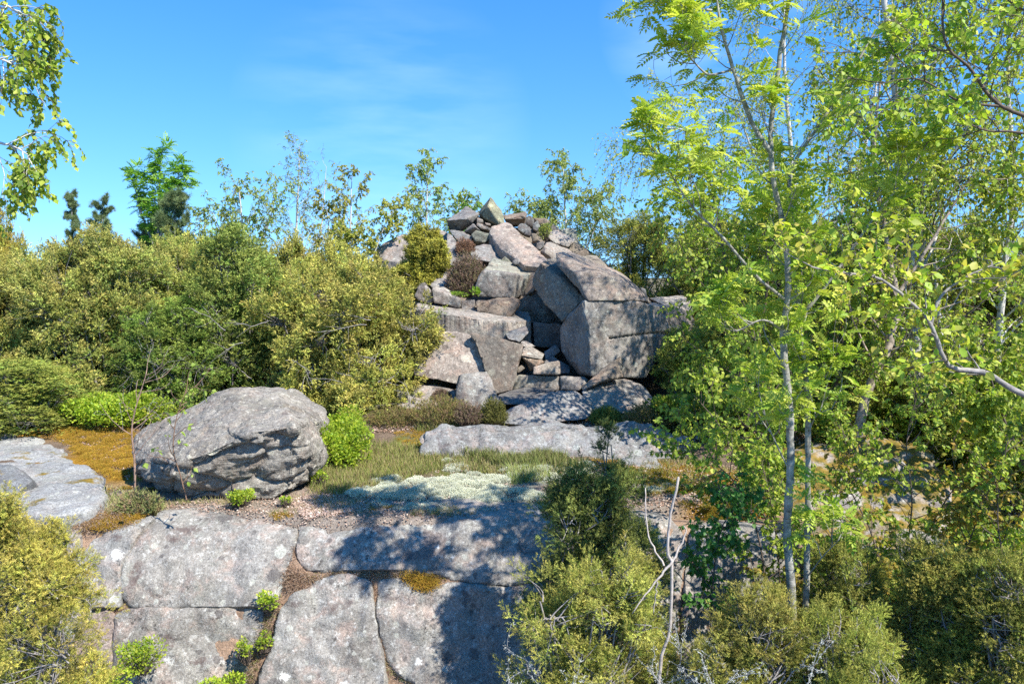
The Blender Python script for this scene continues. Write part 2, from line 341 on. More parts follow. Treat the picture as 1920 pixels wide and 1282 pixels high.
# ------------------------------------------------------------------ rocks
def cell_pts(p):
    c = mnoise.voronoi(p)[1][0]; h = math.sin(c.x * 12.9898 + c.y * 78.233 + c.z * 37.719) * 43758.5453
    return h - math.floor(h)
def fract(p, o=5):
    return mnoise.fractal(p, 1.0, 2.1, o)
def rock(label, pts, back=.6, bv=None, shrink=.85, mat=None, tint=(1, 1, 1), bev=.016, amp=.018, L=.05, seed=0, fn=None, name='rock',
         cat='rock', group='granite rocks of the quarry pile', extra=(), rounded=0.0, parent=None, chip=1.0):
    pts = [P(*p) for p in pts]
    cen = sum(pts, Vector()) / len(pts)
    bv = Vector(bv) if bv else Vector((0, back, -back * .12))
    allp = list(pts)
    for p in pts:
        qn = cen + (p - cen) * shrink; qn.y = p.y; allp.append(qn + bv)
    allp += [P(*p) for p in extra]
    cen = sum(allp, Vector()) / len(allp)
    bm = bmesh.new()
    for p in allp: bm.verts.new(p - cen)
    r = bmesh.ops.convex_hull(bm, input=bm.verts)
    junk = [e for e in r['geom_interior'] + r['geom_unused'] if isinstance(e, bmesh.types.BMVert)]
    bmesh.ops.delete(bm, geom=list(set(junk)), context='VERTS')
    bmesh.ops.dissolve_limit(bm, angle_limit=R(7), verts=bm.verts, edges=bm.edges)
    ed = [e for e in bm.edges if len(e.link_faces) == 2 and e.calc_face_angle(0) > .2]
    try: bmesh.ops.bevel(bm, geom=ed, offset=bev, segments=2 + (rounded > 0), profile=.5, affect='EDGES', clamp_overlap=True)
    except Exception: pass
    bmesh.ops.remove_doubles(bm, verts=bm.verts, dist=.004)
    bmesh.ops.triangulate(bm, faces=bm.faces)
    if rounded:
        for it in range(3):
            bmesh.ops.subdivide_edges(bm, edges=[e for e in bm.edges if e.calc_length() > L * 3.5], cuts=1)
            bmesh.ops.triangulate(bm, faces=bm.faces)
        for it in range(int(rounded)):
            bmesh.ops.smooth_vert(bm, verts=bm.verts, factor=.5, use_axis_x=True, use_axis_y=True, use_axis_z=True)
    for it in range(9):
        es = [e for e in bm.edges if e.calc_length() > L]
        if not es: break
        bmesh.ops.subdivide_edges(bm, edges=es, cuts=1)
        bmesh.ops.triangulate(bm, faces=[f for f in bm.faces if len(f.verts) > 3])
    bm.normal_update()
    off = Vector((seed * 7.3 + 1.7, seed * 3.1, seed * 5.7))
    new = []
    for vtx in bm.verts:
        p = vtx.co + off
        d = amp * (1.1 * fract(p * 1.6, 3) + .45 * fract(p * 6.0, 4))
        cell = mnoise.voronoi(p * 2.7)[0]; d += amp * .5 * (min(cell[1] - cell[0], .25) * 4 - .5)
        d += .004 * fract(p * 30, 3)
        cp = cell_pts(p * 2.3 + Vector((0, 0, p.x * .5))); d += amp * chip * (cp - .5)
        cp = cell_pts(p * 6.1 + Vector((3, 1, 2))); d += amp * chip * .35 * (cp - .5)
        if fn: d += fn(vtx.co + cen, vtx.normal, p)
        new.append(vtx.co + vtx.normal * d)
    for vtx, c_ in zip(bm.verts, new): vtx.co = c_
    for f in bm.faces: f.smooth = True
    for e in bm.edges:
        if len(e.link_faces) == 2 and e.calc_face_angle(0) > .6: e.smooth = False
    me = bpy.data.meshes.new(name); bm.to_mesh(me); bm.free()
    o = ob(name, me, mat or M_FRESH, None, cen, tint)
    if parent: o.parent = parent; return o
    return tag(o, label, cat, group)
def A(l): return [(820 + u / 6.4, 350 + v / 6.4, y) for u, v, y in l]
def B(l): return [(760 + u / 3.84, 520 + v / 3.84, y) for u, v, y in l]
def Cc(l): return [(680 + u / 3, 340 + v / 3, y) for u, v, y in l]
def Y(y, l): return [(u, v, y) for u, v in l]
GREY = (.80, .82, .84); BROWN = (.85, .72, .60); DARK = (.55, .55, .56); WARM = (1.02, .96, .90); PALE = (1.12, 1.07, 1.02)
sd_ = [0]
def rk(label, pts, **k_):
    sd_[0] += 1; k_.setdefault('seed', sd_[0]); return rock(label, pts, **k_)
# peak
rk('angular grey block with a sunlit top, leftmost on the summit of the pile', A([(105, 405, 15.0), (340, 238, 16.0), (505, 320, 15.4), (330, 388, 14.85), (130, 515, 15.3), (270, 522, 15.2), (410, 425, 15.2)]), back=.3, tint=GREY, amp=.02)
rk('pointed greenish rock spike standing highest on the pile', A([(640, 112, 15.5), (500, 300, 15.7), (497, 352, 15.5), (640, 470, 15.6), (765, 462, 15.0), (808, 437, 15.2), (772, 290, 15.6), (600, 230, 15.25)]), back=.15, tint=(.92, .98, .72), amp=.015, bev=.02)
rk('flat brown-grey slab on the summit just right of the pointed spike', A([(790, 345, 15.8), (1060, 303, 16.0), (1072, 335, 15.7), (1060, 365, 15.2), (1055, 440, 15.5), (812, 388, 15.3), (820, 430, 15.5), (900, 462, 15.5)]), back=.3, tint=BROWN, amp=.02)
rk('small dark block on the skyline behind the summit slab', A(Y(15.8, [(1060, 380), (1110, 350), (1160, 400), (1150, 480), (1070, 455)])), tint=DARK)
rk('low dark stone at the right end of the summit skyline', A(Y(16.0, [(1155, 375), (1300, 385), (1355, 435), (1300, 470), (1200, 430)])), tint=BROWN)
rk('rounded grey stone just right of the long pink slab head', A(Y(14.9, [(1000, 432), (958, 470), (960, 512), (1030, 560), (1130, 530), (1120, 480), (1060, 435)])), back=.35, tint=GREY, rounded=1)
rk('small upright grey stone beside the green tuft near the summit', A(Y(15.3, [(1205, 400), (1145, 450), (1140, 510), (1200, 532), (1240, 470)])), back=.3, tint=GREY)
rk('long pinkish slab sliding diagonally down the upper pile', A([(822, 430, 15.1), (645, 478, 14.9), (618, 560, 14.7), (740, 740, 14.2), (830, 835, 14.0), (920, 862, 13.9), (1012, 905, 13.6), (1045, 948, 13.4), (1210, 965, 13.35), (1325, 865, 13.6), (1120, 660, 14.3), (880, 455, 15.0), (800, 640, 14.3)]), bv=(-.10, .35, -.30), shrink=.95, tint=(1.22, 1.08, .98), amp=.02, bev=.025)
rk('thin pale stone wedged below the pointed spike', A(Y(15.0, [(470, 432), (560, 440), (650, 500), (630, 532), (520, 500), (470, 462)])), back=.3, tint=PALE)
rk('small dark wedge stone under the leftmost summit block', A([(430, 438, 15.1), (325, 540, 15.0), (400, 562, 15.0), (520, 525, 15.0), (450, 480, 14.8)]), back=.4, tint=GREY)
rk('smooth grey stone with a dark gap beneath, left below the summit', A([(150, 522, 15.0), (330, 545, 15.0), (412, 590, 14.8), (430, 640, 14.8), (350, 725, 14.7), (290, 700, 14.7), (225, 630, 14.8)]), back=.4, tint=GREY)
rk('grey-green stone tucked left of the long pink slab', A(Y(14.75, [(410, 580), (470, 532), (630, 570), (655, 620), (560, 670), (450, 652)])), back=.4, tint=(.85, .9, .78))
rk('rounded grey rock above the brown heather bush', A([(395, 770, 14.2), (440, 718, 14.3), (560, 688, 14.5), (680, 700, 14.5), (745, 790, 14.3), (765, 900, 14.1), (600, 900, 14.0), (420, 870, 14.0)]), back=.7, tint=GREY, rounded=2)
rk('pale sloping rock between the round juniper and the heather bush', A([(120, 560, 14.8), (160, 580, 14.7), (240, 660, 14.5), (305, 765, 14.3), (335, 860, 14.1), (200, 960, 13.9), (110, 900, 14.0), (100, 700, 14.4)]), back=.7, tint=(.95, .95, .95), rounded=1)
rk('pale flat-topped rock on the right shoulder with a dark cut end', A([(1330, 530, 15.5), (1420, 518, 15.6), (1665, 632, 15.3), (1570, 725, 15.0), (1400, 670, 14.9), (1330, 610, 15.1), (1650, 650, 15.1)]), back=.35, tint=PALE)
rk('thin upright slab standing at the right edge of the summit', A([(1480, 520, 15.8), (1662, 488, 15.8), (1715, 750, 15.6), (1640, 780, 15.5), (1560, 740, 15.6)]), back=.25, tint=(.92, .97, .86), amp=.015)
rk('warm grey block just above the leaning slab of the arch', A([(1310, 658, 14.7), (1370, 662, 14.9), (1590, 740, 14.9), (1640, 800, 14.7), (1430, 900, 14.4), (1300, 860, 14.4), (1235, 785, 14.5), (1290, 790, 14.3)]), back=.5, tint=WARM)
rk('small brown-grey stone beside the juniper on the right shoulder', A(Y(15.0, [(1640, 795), (1780, 745), (1822, 790), (1795, 860), (1660, 850)])), back=.4, tint=BROWN)
rk('small stone behind the green tuft on the right skyline', A(Y(15.9, [(1350, 462), (1400, 448), (1475, 535), (1360, 530)])), back=.3, tint=WARM)
for lab, l, y, t in (
        ('fist-sized grey stone lying right of the long pink slab', [(1030, 575), (1070, 512), (1125, 530), (1115, 590)], 14.75, GREY),
        ('small grey wedge at the lower left corner of the long pink slab', [(905, 900), (960, 855), (1010, 930), (1045, 950), (930, 925)], 13.6, GREY),
        ('brownish stone in the gully right of the long pink slab', [(1130, 560), (1190, 570), (1210, 640), (1150, 660)], 14.6, BROWN),
        ('grey stone low in the gully beside the warm grey block', [(1190, 680), (1275, 655), (1285, 715), (1230, 760), (1185, 740)], 14.5, GREY),
        ('small green-grey stone under the left edge of the long pink slab', [(765, 880), (810, 835), (905, 925), (830, 930)], 13.8, (.8, .85, .7)),
        ('tiny pale stone in the gap under the pointed spike', [(480, 372), (550, 400), (545, 432), (470, 432)], 15.2, PALE),
        ('tiny tan stone lying against the foot of the pointed spike', [(560, 425), (645, 438), (642, 470), (590, 462)], 15.05, WARM)):
    rk(lab, A(Y(y, l)), back=.25, tint=t, L=.04, bev=.015, amp=.012)
rk('dark rock wedged behind the small stones under the pointed spike', A(Y(15.75, [(330, 400), (500, 350), (780, 400), (800, 560), (600, 600), (360, 560)])), back=.4, tint=DARK)
rs_ = random.Random(4)
for i in range(34):
    x_ = rs_.uniform(-1.5, 1.7); y_ = rs_.uniform(12.9, 15.6); z_ = gz1(x_, y_); s_ = rs_.uniform(.06, .17)
    bm_ = bmesh.new()
    for _ in range(11): bm_.verts.new((rs_.uniform(-s_, s_), rs_.uniform(-s_, s_), rs_.uniform(-s_, s_) * .7))
    h_ = bmesh.ops.convex_hull(bm_, input=bm_.verts)
    bmesh.ops.delete(bm_, geom=list(set(e for e in h_['geom_interior'] + h_['geom_unused'] if isinstance(e, bmesh.types.BMVert))), context='VERTS')
    bmesh.ops.bevel(bm_, geom=bm_.edges[:], offset=.008, segments=1, affect='EDGES')
    me_ = bpy.data.meshes.new('loose_stone'); bm_.to_mesh(me_); bm_.free()
    t_ = rs_.uniform(.7, 1.15)
    tag(ob('loose_stone', me_, M_FRESH, None, (x_, y_, z_ + s_ * .3), (t_, t_ * rs_.uniform(.9, 1), t_ * rs_.uniform(.82, .98))), 'small loose stone lying in the gaps between the big blocks of the pile', 'stone', 'loose stones in the gaps of the pile')
# upper left outcrop
rk('cracked pink-grey outcrop behind the round juniper', Cc([(60, 385, 15.9), (100, 360, 15.8), (150, 325, 15.8), (215, 300, 16.0), (290, 298, 16.0), (290, 400, 15.5), (200, 455, 15.3), (110, 440, 15.4)]), extra=[(705, 540, 15.5), (800, 560, 15.2), (700, 540, 16.5), (800, 560, 16.5)], back=.8, tint=(1.0, .95, .93), rounded=1)
rk('low rounded rock between the outcrop and the summit block', Cc([(300, 300, 15.9), (350, 275, 16.0), (430, 268, 16.0), (485, 290, 15.8), (495, 380, 15.3), (380, 420, 15.3), (300, 380, 15.4)]), back=.7, tint=WARM, rounded=1)
# mid blocks
rk('squared grey block with a speckled face in the middle of the pile', Cc([(668, 498, 12.75), (862, 525, 12.75), (842, 657, 12.75), (632, 648, 12.8), (628, 590, 12.8), (645, 540, 12.8), (905, 530, 13.1), (890, 640, 13.1)]), back=.7, bv=(.1, .7, .05), tint=(.92, .92, .90), bev=.02)
rk('broad flat-topped block behind the squared grey block', Cc([(675, 500, 13.05), (735, 433, 13.9), (980, 492, 13.7), (918, 545, 13.1), (905, 640, 13.2), (690, 620, 13.3)]), back=.3, tint=(.97, 1.0, .88), bev=.025)
rk('reddish-grey block filling the corner left of the leaning slab', Cc([(915, 510, 13.5), (990, 480, 13.7), (1010, 520, 13.2), (960, 620, 13.0), (912, 640, 13.1)]), back=.6, tint=BROWN)
rk('pale stone with a dark curved face on the left of the drilled wall', Cc([(390, 603, 12.5), (450, 595, 12.9), (515, 625, 12.85), (548, 662, 12.5), (550, 716, 12.5), (400, 682, 12.5)]), back=.4, tint=PALE)
rk('pink-grey stone at the far left end above the drilled wall', Cc(Y(12.6, [(292, 640), (320, 600), (358, 590), (392, 640), (390, 692), (310, 668)])), back=.5, tint=(1, .92, .88))
rk('small light stone perched above the far left end of the drilled wall', Cc(Y(13.0, [(288, 610), (320, 570), (358, 560), (358, 592), (320, 605)])), back=.3, tint=WARM)
rk('smooth pale rock sloping down below the round juniper', Cc([(372, 582, 13.4), (430, 540, 13.6), (500, 485, 13.9), (540, 540, 13.6), (510, 630, 13.2), (400, 610, 13.1)]), back=.8, tint=PALE, rounded=1)
rk('short squared stone on the ledge above the drilled wall', Cc(Y(12.5, [(553, 668), (632, 664), (630, 732), (553, 720)])), back=.5, tint=WARM, bev=.02)
rk('low brown stone with a broken face right under the squared grey block', Cc([(634, 672, 12.4), (800, 658, 12.6), (872, 672, 12.4), (855, 720, 12.3), (828, 757, 12.3), (640, 734, 12.35)]), back=.6, tint=BROWN, amp=.045)
# drilled wall
wall_pts = [(110, 232), (300, 262), (520, 300), (720, 325), (905, 312)]
wy = [12.05, 11.85, 11.78, 11.85, 12.15]
def drill(pw, n, p):
    # vertical half-round drill marks along the upper edge of the face
    if n.y > -.5: return 0
    ztop = P(760 + 500 / 3.84, 520 + 300 / 3.84, 11.8).z
    x = pw.x; zt = P(900, 597, 11.8).z - .085 * (x + .45)
    dz = zt - pw.z
    if dz < .0 or dz > .20: return 0
    f = (x / .072) % 1.0
    return -.010 if f < .2 else 0
rk('long curved quarry wall with a row of vertical drill marks below its rim', B([(u, v, y) for (u, v), y in zip(wall_pts, wy)] + [(60, 225, 12.15), (60, 420, 12.1), (300, 500, 11.85), (600, 540, 11.78), (905, 560, 12.1)]), bv=(0, .75, .10), shrink=1.0, tint=(1.06, 1.02, .96), amp=.010, chip=.6, L=.022, bev=.012, fn=drill)
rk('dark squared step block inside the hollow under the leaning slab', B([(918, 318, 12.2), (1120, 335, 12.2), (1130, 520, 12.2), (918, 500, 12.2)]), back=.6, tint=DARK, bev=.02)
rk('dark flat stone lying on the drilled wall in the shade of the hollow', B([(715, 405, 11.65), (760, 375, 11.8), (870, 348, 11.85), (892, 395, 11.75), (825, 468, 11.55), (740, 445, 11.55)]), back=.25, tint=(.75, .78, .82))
rk('brown rock wall at the back of the hollow', B([(790, 150, 13.3), (870, 60, 13.3), (930, 0, 13.3), (1150, 120, 13.3), (1180, 340, 13.0), (920, 330, 12.9), (770, 290, 12.9)]), back=.6, tint=BROWN, amp=.05)
# lower walls
rk('broad pinkish tilted wall slab beside the golden juniper', B([(80, 400, 11.6), (240, 378, 11.45), (460, 405, 11.35), (545, 520, 11.25), (590, 660, 11.1), (560, 760, 11.0), (400, 775, 10.95), (180, 728, 11.0), (60, 700, 11.1)]), back=.6, tint=(1.12, 1.02, .95), amp=.02)
rk('dark-stained slab hanging right of the pinkish wall slab', B([(470, 402, 11.2), (620, 425, 11.15), (852, 482, 11.1), (838, 560, 11.0), (790, 690, 10.9), (770, 812, 10.8), (645, 838, 10.8), (592, 690, 10.95), (550, 545, 11.1)]), back=.45, tint=(.66, .61, .55), amp=.02)
rk('upright standing block in front of the dark-stained slab', B([(400, 690, 10.5), (590, 672, 10.6), (620, 740, 10.45), (660, 880, 10.25), (690, 925, 10.2), (440, 965, 10.2), (355, 905, 10.35), (385, 710, 10.6)]), back=.45, tint=(.93, .93, .91), bev=.03)
rk('pale low rock under the overhang of the pinkish wall slab', B([(-60, 800, 11.0), (100, 775, 11.1), (200, 768, 11.1), (370, 818, 10.9), (352, 892, 10.7), (230, 935, 10.6), (60, 960, 10.6), (-60, 930, 10.7)]), back=.7, tint=PALE, rounded=2)
rk('low squared kerb-like block below the sunlit rubble, left of two', B(Y(11.15, [(790, 703), (1108, 712), (1108, 815), (775, 812)])), back=.5, tint=(1, .98, .92), bev=.015, amp=.012)
rk('low squared kerb-like block below the sunlit rubble, right of two', B([(1113, 712, 11.13), (1300, 714, 11.13), (1322, 742, 11.1), (1262, 790, 11.0), (1250, 815, 11.0), (1113, 815, 11.13)]), back=.5, tint=WARM, bev=.015, amp=.012)
rk('dark thin slab with a pointed right end at the foot of the pile', B([(648, 858, 10.45), (700, 825, 10.7), (860, 793, 10.9), (1088, 808, 10.8), (990, 850, 10.5), (860, 905, 10.3), (690, 915, 10.3)]), back=.3, tint=DARK)
rk('long rounded lichen-grey rock at the foot of the pile', B([(662, 1015, 10.1), (740, 950, 10.1), (870, 900, 10.1), (1100, 815, 10.4), (1230, 812, 10.5), (1312, 870, 10.4), (1358, 970, 10.2), (1300, 1020, 10.0), (1000, 1055, 9.85), (870, 1062, 9.75), (690, 1052, 9.85)]), back=.6, tint=(.84, .86, .90), rounded=1, mat=M_LEDGE)
rk('rounded pale rock under the brown propped slab', B([(1268, 822, 10.6), (1440, 742, 10.9), (1570, 735, 11.0), (1690, 765, 10.9), (1790, 850, 10.7), (1760, 970, 10.4), (1350, 985, 10.3)]), back=.6, tint=(1.0, .99, .97), rounded=2, mat=M_LEDGE)
rk('brown slab propped at a slant against the big right block', B([(1258, 795, 10.65), (1272, 815, 10.6), (1340, 740, 10.7), (1420, 650, 10.85), (1558, 558, 10.95), (1490, 660, 10.8), (1575, 722, 10.75), (1440, 738, 10.6)]), back=.18, tint=(.85, .74, .62), bev=.015, amp=.015, L=.045)
# big right block and arch
def crack(pw, n, p):
    zc = P(1200, 627, 11.2).z + .03 * math.sin(pw.x * 4) - .02
    if pw.x > 1.35 and abs(pw.z - zc) < .014 and n.y < -.3: return -.05
    return 0
rk('big squared block on the right of the hollow with a level crack', B([(1278, 163, 11.1), (1500, 168, 11.12), (1700, 175, 11.2), (1880, 215, 11.5), (1900, 400, 11.5), (1840, 560, 11.4), (1740, 722, 11.2), (1580, 720, 11.05), (1330, 705, 11.0), (1325, 400, 11.0), (1118, 360, 11.75), (1130, 545, 11.75), (1245, 692, 11.5), (1180, 262, 11.55)]), bv=(.15, 1.0, 0), shrink=.97, tint=(.93, .93, .91), amp=.018, L=.032, fn=crack, bev=.02)
rk('left plate of the leaning slabs roofing the hollow, dark underneath', Cc([(1000, 455, 12.3), (1040, 435, 12.7), (1090, 440, 12.6), (1105, 530, 11.9), (1268, 668, 11.55), (1210, 690, 11.5), (1118, 792, 11.6), (1040, 700, 12.0), (958, 590, 12.6), (960, 525, 12.6)]), bv=(.75, .9, .12), shrink=.9, tint=(.90, .82, .70), amp=.022, L=.05)
rk('huge leaning slab with a grey top and brown side over the hollow', Cc([(1080, 400, 12.0), (1100, 396, 12.2), (1180, 405, 12.7), (1440, 510, 12.9), (1605, 655, 12.5), (1602, 674, 11.25), (1440, 672, 11.06), (1268, 668, 11.1), (1092, 475, 11.8), (1190, 513, 11.35), (1330, 520, 11.3), (1460, 562, 11.2), (1582, 640, 11.25)]), bv=(.25, .8, -.1), shrink=.92, tint=(1.0, .90, .82), amp=.022, L=.045)
rk('small grey stone at the right foot of the huge leaning slab', Cc(Y(12.2, [(1560, 592), (1592, 600), (1605, 650), (1570, 650)])), back=.3, tint=GREY)
rk('pale low rock half hidden by birch leaves right of the huge leaning slab', Cc([(1605, 655, 12.6), (1790, 638, 12.8), (1880, 690, 12.6), (1850, 760, 12.3), (1700, 700, 12.3)]), back=.7, tint=PALE)
rk('grey rock behind leaves beyond the big squared block', Cc([(1700, 700, 12.0), (1840, 730, 12.2), (1900, 850, 12.2), (1820, 1000, 12.0), (1690, 1000, 11.8)]), back=.8, tint=WARM)
# rubble
for lab, l, bk_, t in (
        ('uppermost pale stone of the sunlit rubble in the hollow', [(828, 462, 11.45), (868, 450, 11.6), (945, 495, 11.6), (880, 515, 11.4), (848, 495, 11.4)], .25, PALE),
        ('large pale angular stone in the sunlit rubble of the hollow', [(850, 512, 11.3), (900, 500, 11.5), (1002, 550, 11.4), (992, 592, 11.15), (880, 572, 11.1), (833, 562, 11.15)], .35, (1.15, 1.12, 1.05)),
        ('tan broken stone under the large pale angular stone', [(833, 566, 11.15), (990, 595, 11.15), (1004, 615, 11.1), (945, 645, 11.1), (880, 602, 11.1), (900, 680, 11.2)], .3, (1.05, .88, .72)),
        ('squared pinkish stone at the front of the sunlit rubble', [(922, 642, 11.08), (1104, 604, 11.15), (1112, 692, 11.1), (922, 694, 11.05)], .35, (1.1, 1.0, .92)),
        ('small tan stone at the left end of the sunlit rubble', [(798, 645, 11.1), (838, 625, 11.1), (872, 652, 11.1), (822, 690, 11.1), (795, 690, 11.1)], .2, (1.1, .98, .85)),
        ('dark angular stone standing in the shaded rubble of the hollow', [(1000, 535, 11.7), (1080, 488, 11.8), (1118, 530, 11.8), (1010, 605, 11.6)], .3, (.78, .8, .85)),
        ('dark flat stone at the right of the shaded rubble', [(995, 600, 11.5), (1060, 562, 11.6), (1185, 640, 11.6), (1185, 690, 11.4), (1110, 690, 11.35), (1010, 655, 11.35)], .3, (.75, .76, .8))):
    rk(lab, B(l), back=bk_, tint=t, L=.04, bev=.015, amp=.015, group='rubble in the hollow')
# long slab at the foot and side bedrock
rk('long low bedrock slab across the terrace in front of the pile', [(792, 850, 8.8), (800, 812, 9.0), (830, 799, 9.15), (930, 794, 9.2), (1100, 793, 9.2), (1235, 798, 9.15), (1290, 820, 9.0), (1300, 862, 8.75), (1200, 872, 8.65), (1060, 870, 8.65), (950, 858, 8.7)], back=.9, bv=(0, .9, -.20), shrink=.96, tint=(.82, .86, .92), mat=M_LEDGE, bev=.05, rounded=1, amp=.045, L=.05, group='bedrock of the terrace')
rk('small pale stone left of the long low bedrock slab', [(785, 822, 9.0), (795, 812, 9.05), (812, 818, 9.0), (806, 833, 8.9), (788, 832, 8.9)], back=.15, tint=PALE, L=.03, bev=.015, amp=.01)
rk('small low bedrock lump right of the long low slab, moss round it', [(1150, 868, 8.45), (1185, 856, 8.6), (1230, 860, 8.6), (1250, 885, 8.3), (1160, 885, 8.2)], back=.3, tint=(.85, .9, .95), mat=M_LEDGE, rounded=1, group='bedrock of the terrace')
def flat(l, z): return [(px, py, G(px, py, z)) for px, py in l]
rk('flat pale bedrock sheet at the left edge of the terrace', flat([(-420, 800), (-100, 812), (30, 815), (100, 828), (140, 855), (195, 895), (200, 925), (170, 955), (100, 965), (-60, 965), (-420, 965)], 1.64), bv=(0, .1, -.3), shrink=1.02, tint=(1.08, 1.1, 1.1), mat=M_SLAB, bev=.05, rounded=1, amp=.03, L=.07, group='bedrock of the terrace')
rk('darker rock hump at the left frame edge on the pale bedrock sheet', [(-90, 880, 7.6), (-20, 868, 7.7), (30, 875, 7.6), (60, 900, 7.3), (30, 925, 7.0), (-90, 950, 6.8)], back=.3, bv=(0, .3, -.2), tint=(.70, .72, .74), mat=M_SLAB, rounded=2, group='bedrock of the terrace')
# boulder
def bould(pw, n, p):
    side = max(0, min(1, (.55 - n.z) / .4)) * max(0, min(1, (.6 - n.y)))
    q_ = Vector((p.x * 1.8, p.y * 1.8, (p.z - p.x * .2) * 10.0))
    s = fract(q_, 5)
    big = fract(p * 2.6 + Vector((9, 2, 4)), 3)
    cell = mnoise.voronoi(Vector((p.x * 2.1, p.y * 2.1, p.z * 3.5)))[0]
    ch = min(cell[1] - cell[0], .35) / .35
    cr = min(cell[1] - cell[0], .06) / .06
    return side * (.034 * s + .035 * big + .042 * (ch - .6) + .03 * (cr - 1)) + (1 - side) * (.012 * s + .02 * big)
bo = rk('big grey boulder with a rough broken face on the terrace', [(300, 932, 7.45), (362, 941, 7.2), (450, 944, 7.15), (545, 926, 7.2), (580, 905, 7.4), (325, 872, 7.0), (385, 850, 6.92), (470, 812, 6.95), (552, 800, 7.05), (592, 862, 7.35), (597, 845, 7.7), (588, 800, 7.7), (247, 862, 7.6), (249, 832, 7.75), (262, 898, 7.55), (275, 795, 8.0), (330, 770, 8.2), (390, 740, 8.4), (430, 730, 8.45), (520, 735, 8.35), (548, 758, 8.1), (574, 775, 7.95)],
         bv=(0, 1.0, -.1), shrink=.9, mat=M_BOULD, tint=(1.06, 1.01, .93), bev=.012, rounded=0, amp=.03, chip=1.5, L=.022, fn=bould, name='boulder', cat='boulder', group=None)
# right outcrops
rk('large mossy-topped outcrop behind the twin rowan stems', [(1440, 880, 7.9), (1500, 845, 8.1), (1560, 828, 8.3), (1650, 820, 8.4), (1740, 840, 8.3), (1775, 885, 7.9), (1785, 960, 7.4), (1760, 1050, 7.1), (1660, 1080, 6.8), (1550, 1060, 6.8), (1470, 980, 7.2), (1480, 1300, 6.6), (1740, 1300, 6.8)], back=1.0, tint=(1.05, 1.02, 1.0), mat=M_MOSSY, bev=.10, rounded=2, amp=.06, L=.06, group='outcrops on the right')
rk('sloping ridge covered in yellow-green moss at the right', [(1760, 872, 8.2), (1815, 890, 7.9), (1910, 978, 7.3), (1905, 1010, 7.1), (1850, 1060, 6.9), (1780, 1010, 7.1), (1765, 930, 7.8), (1850, 1300, 6.8)], back=.9, tint=(.8, .9, .7), mat=granite('granite_mossy_thick', ((.2, .2, .1), (.3, .3, .15)), pink=.2, dark=.4, pale=.2, moss=1.7), bev=.12, rounded=2, amp=.05, group='outcrops on the right')

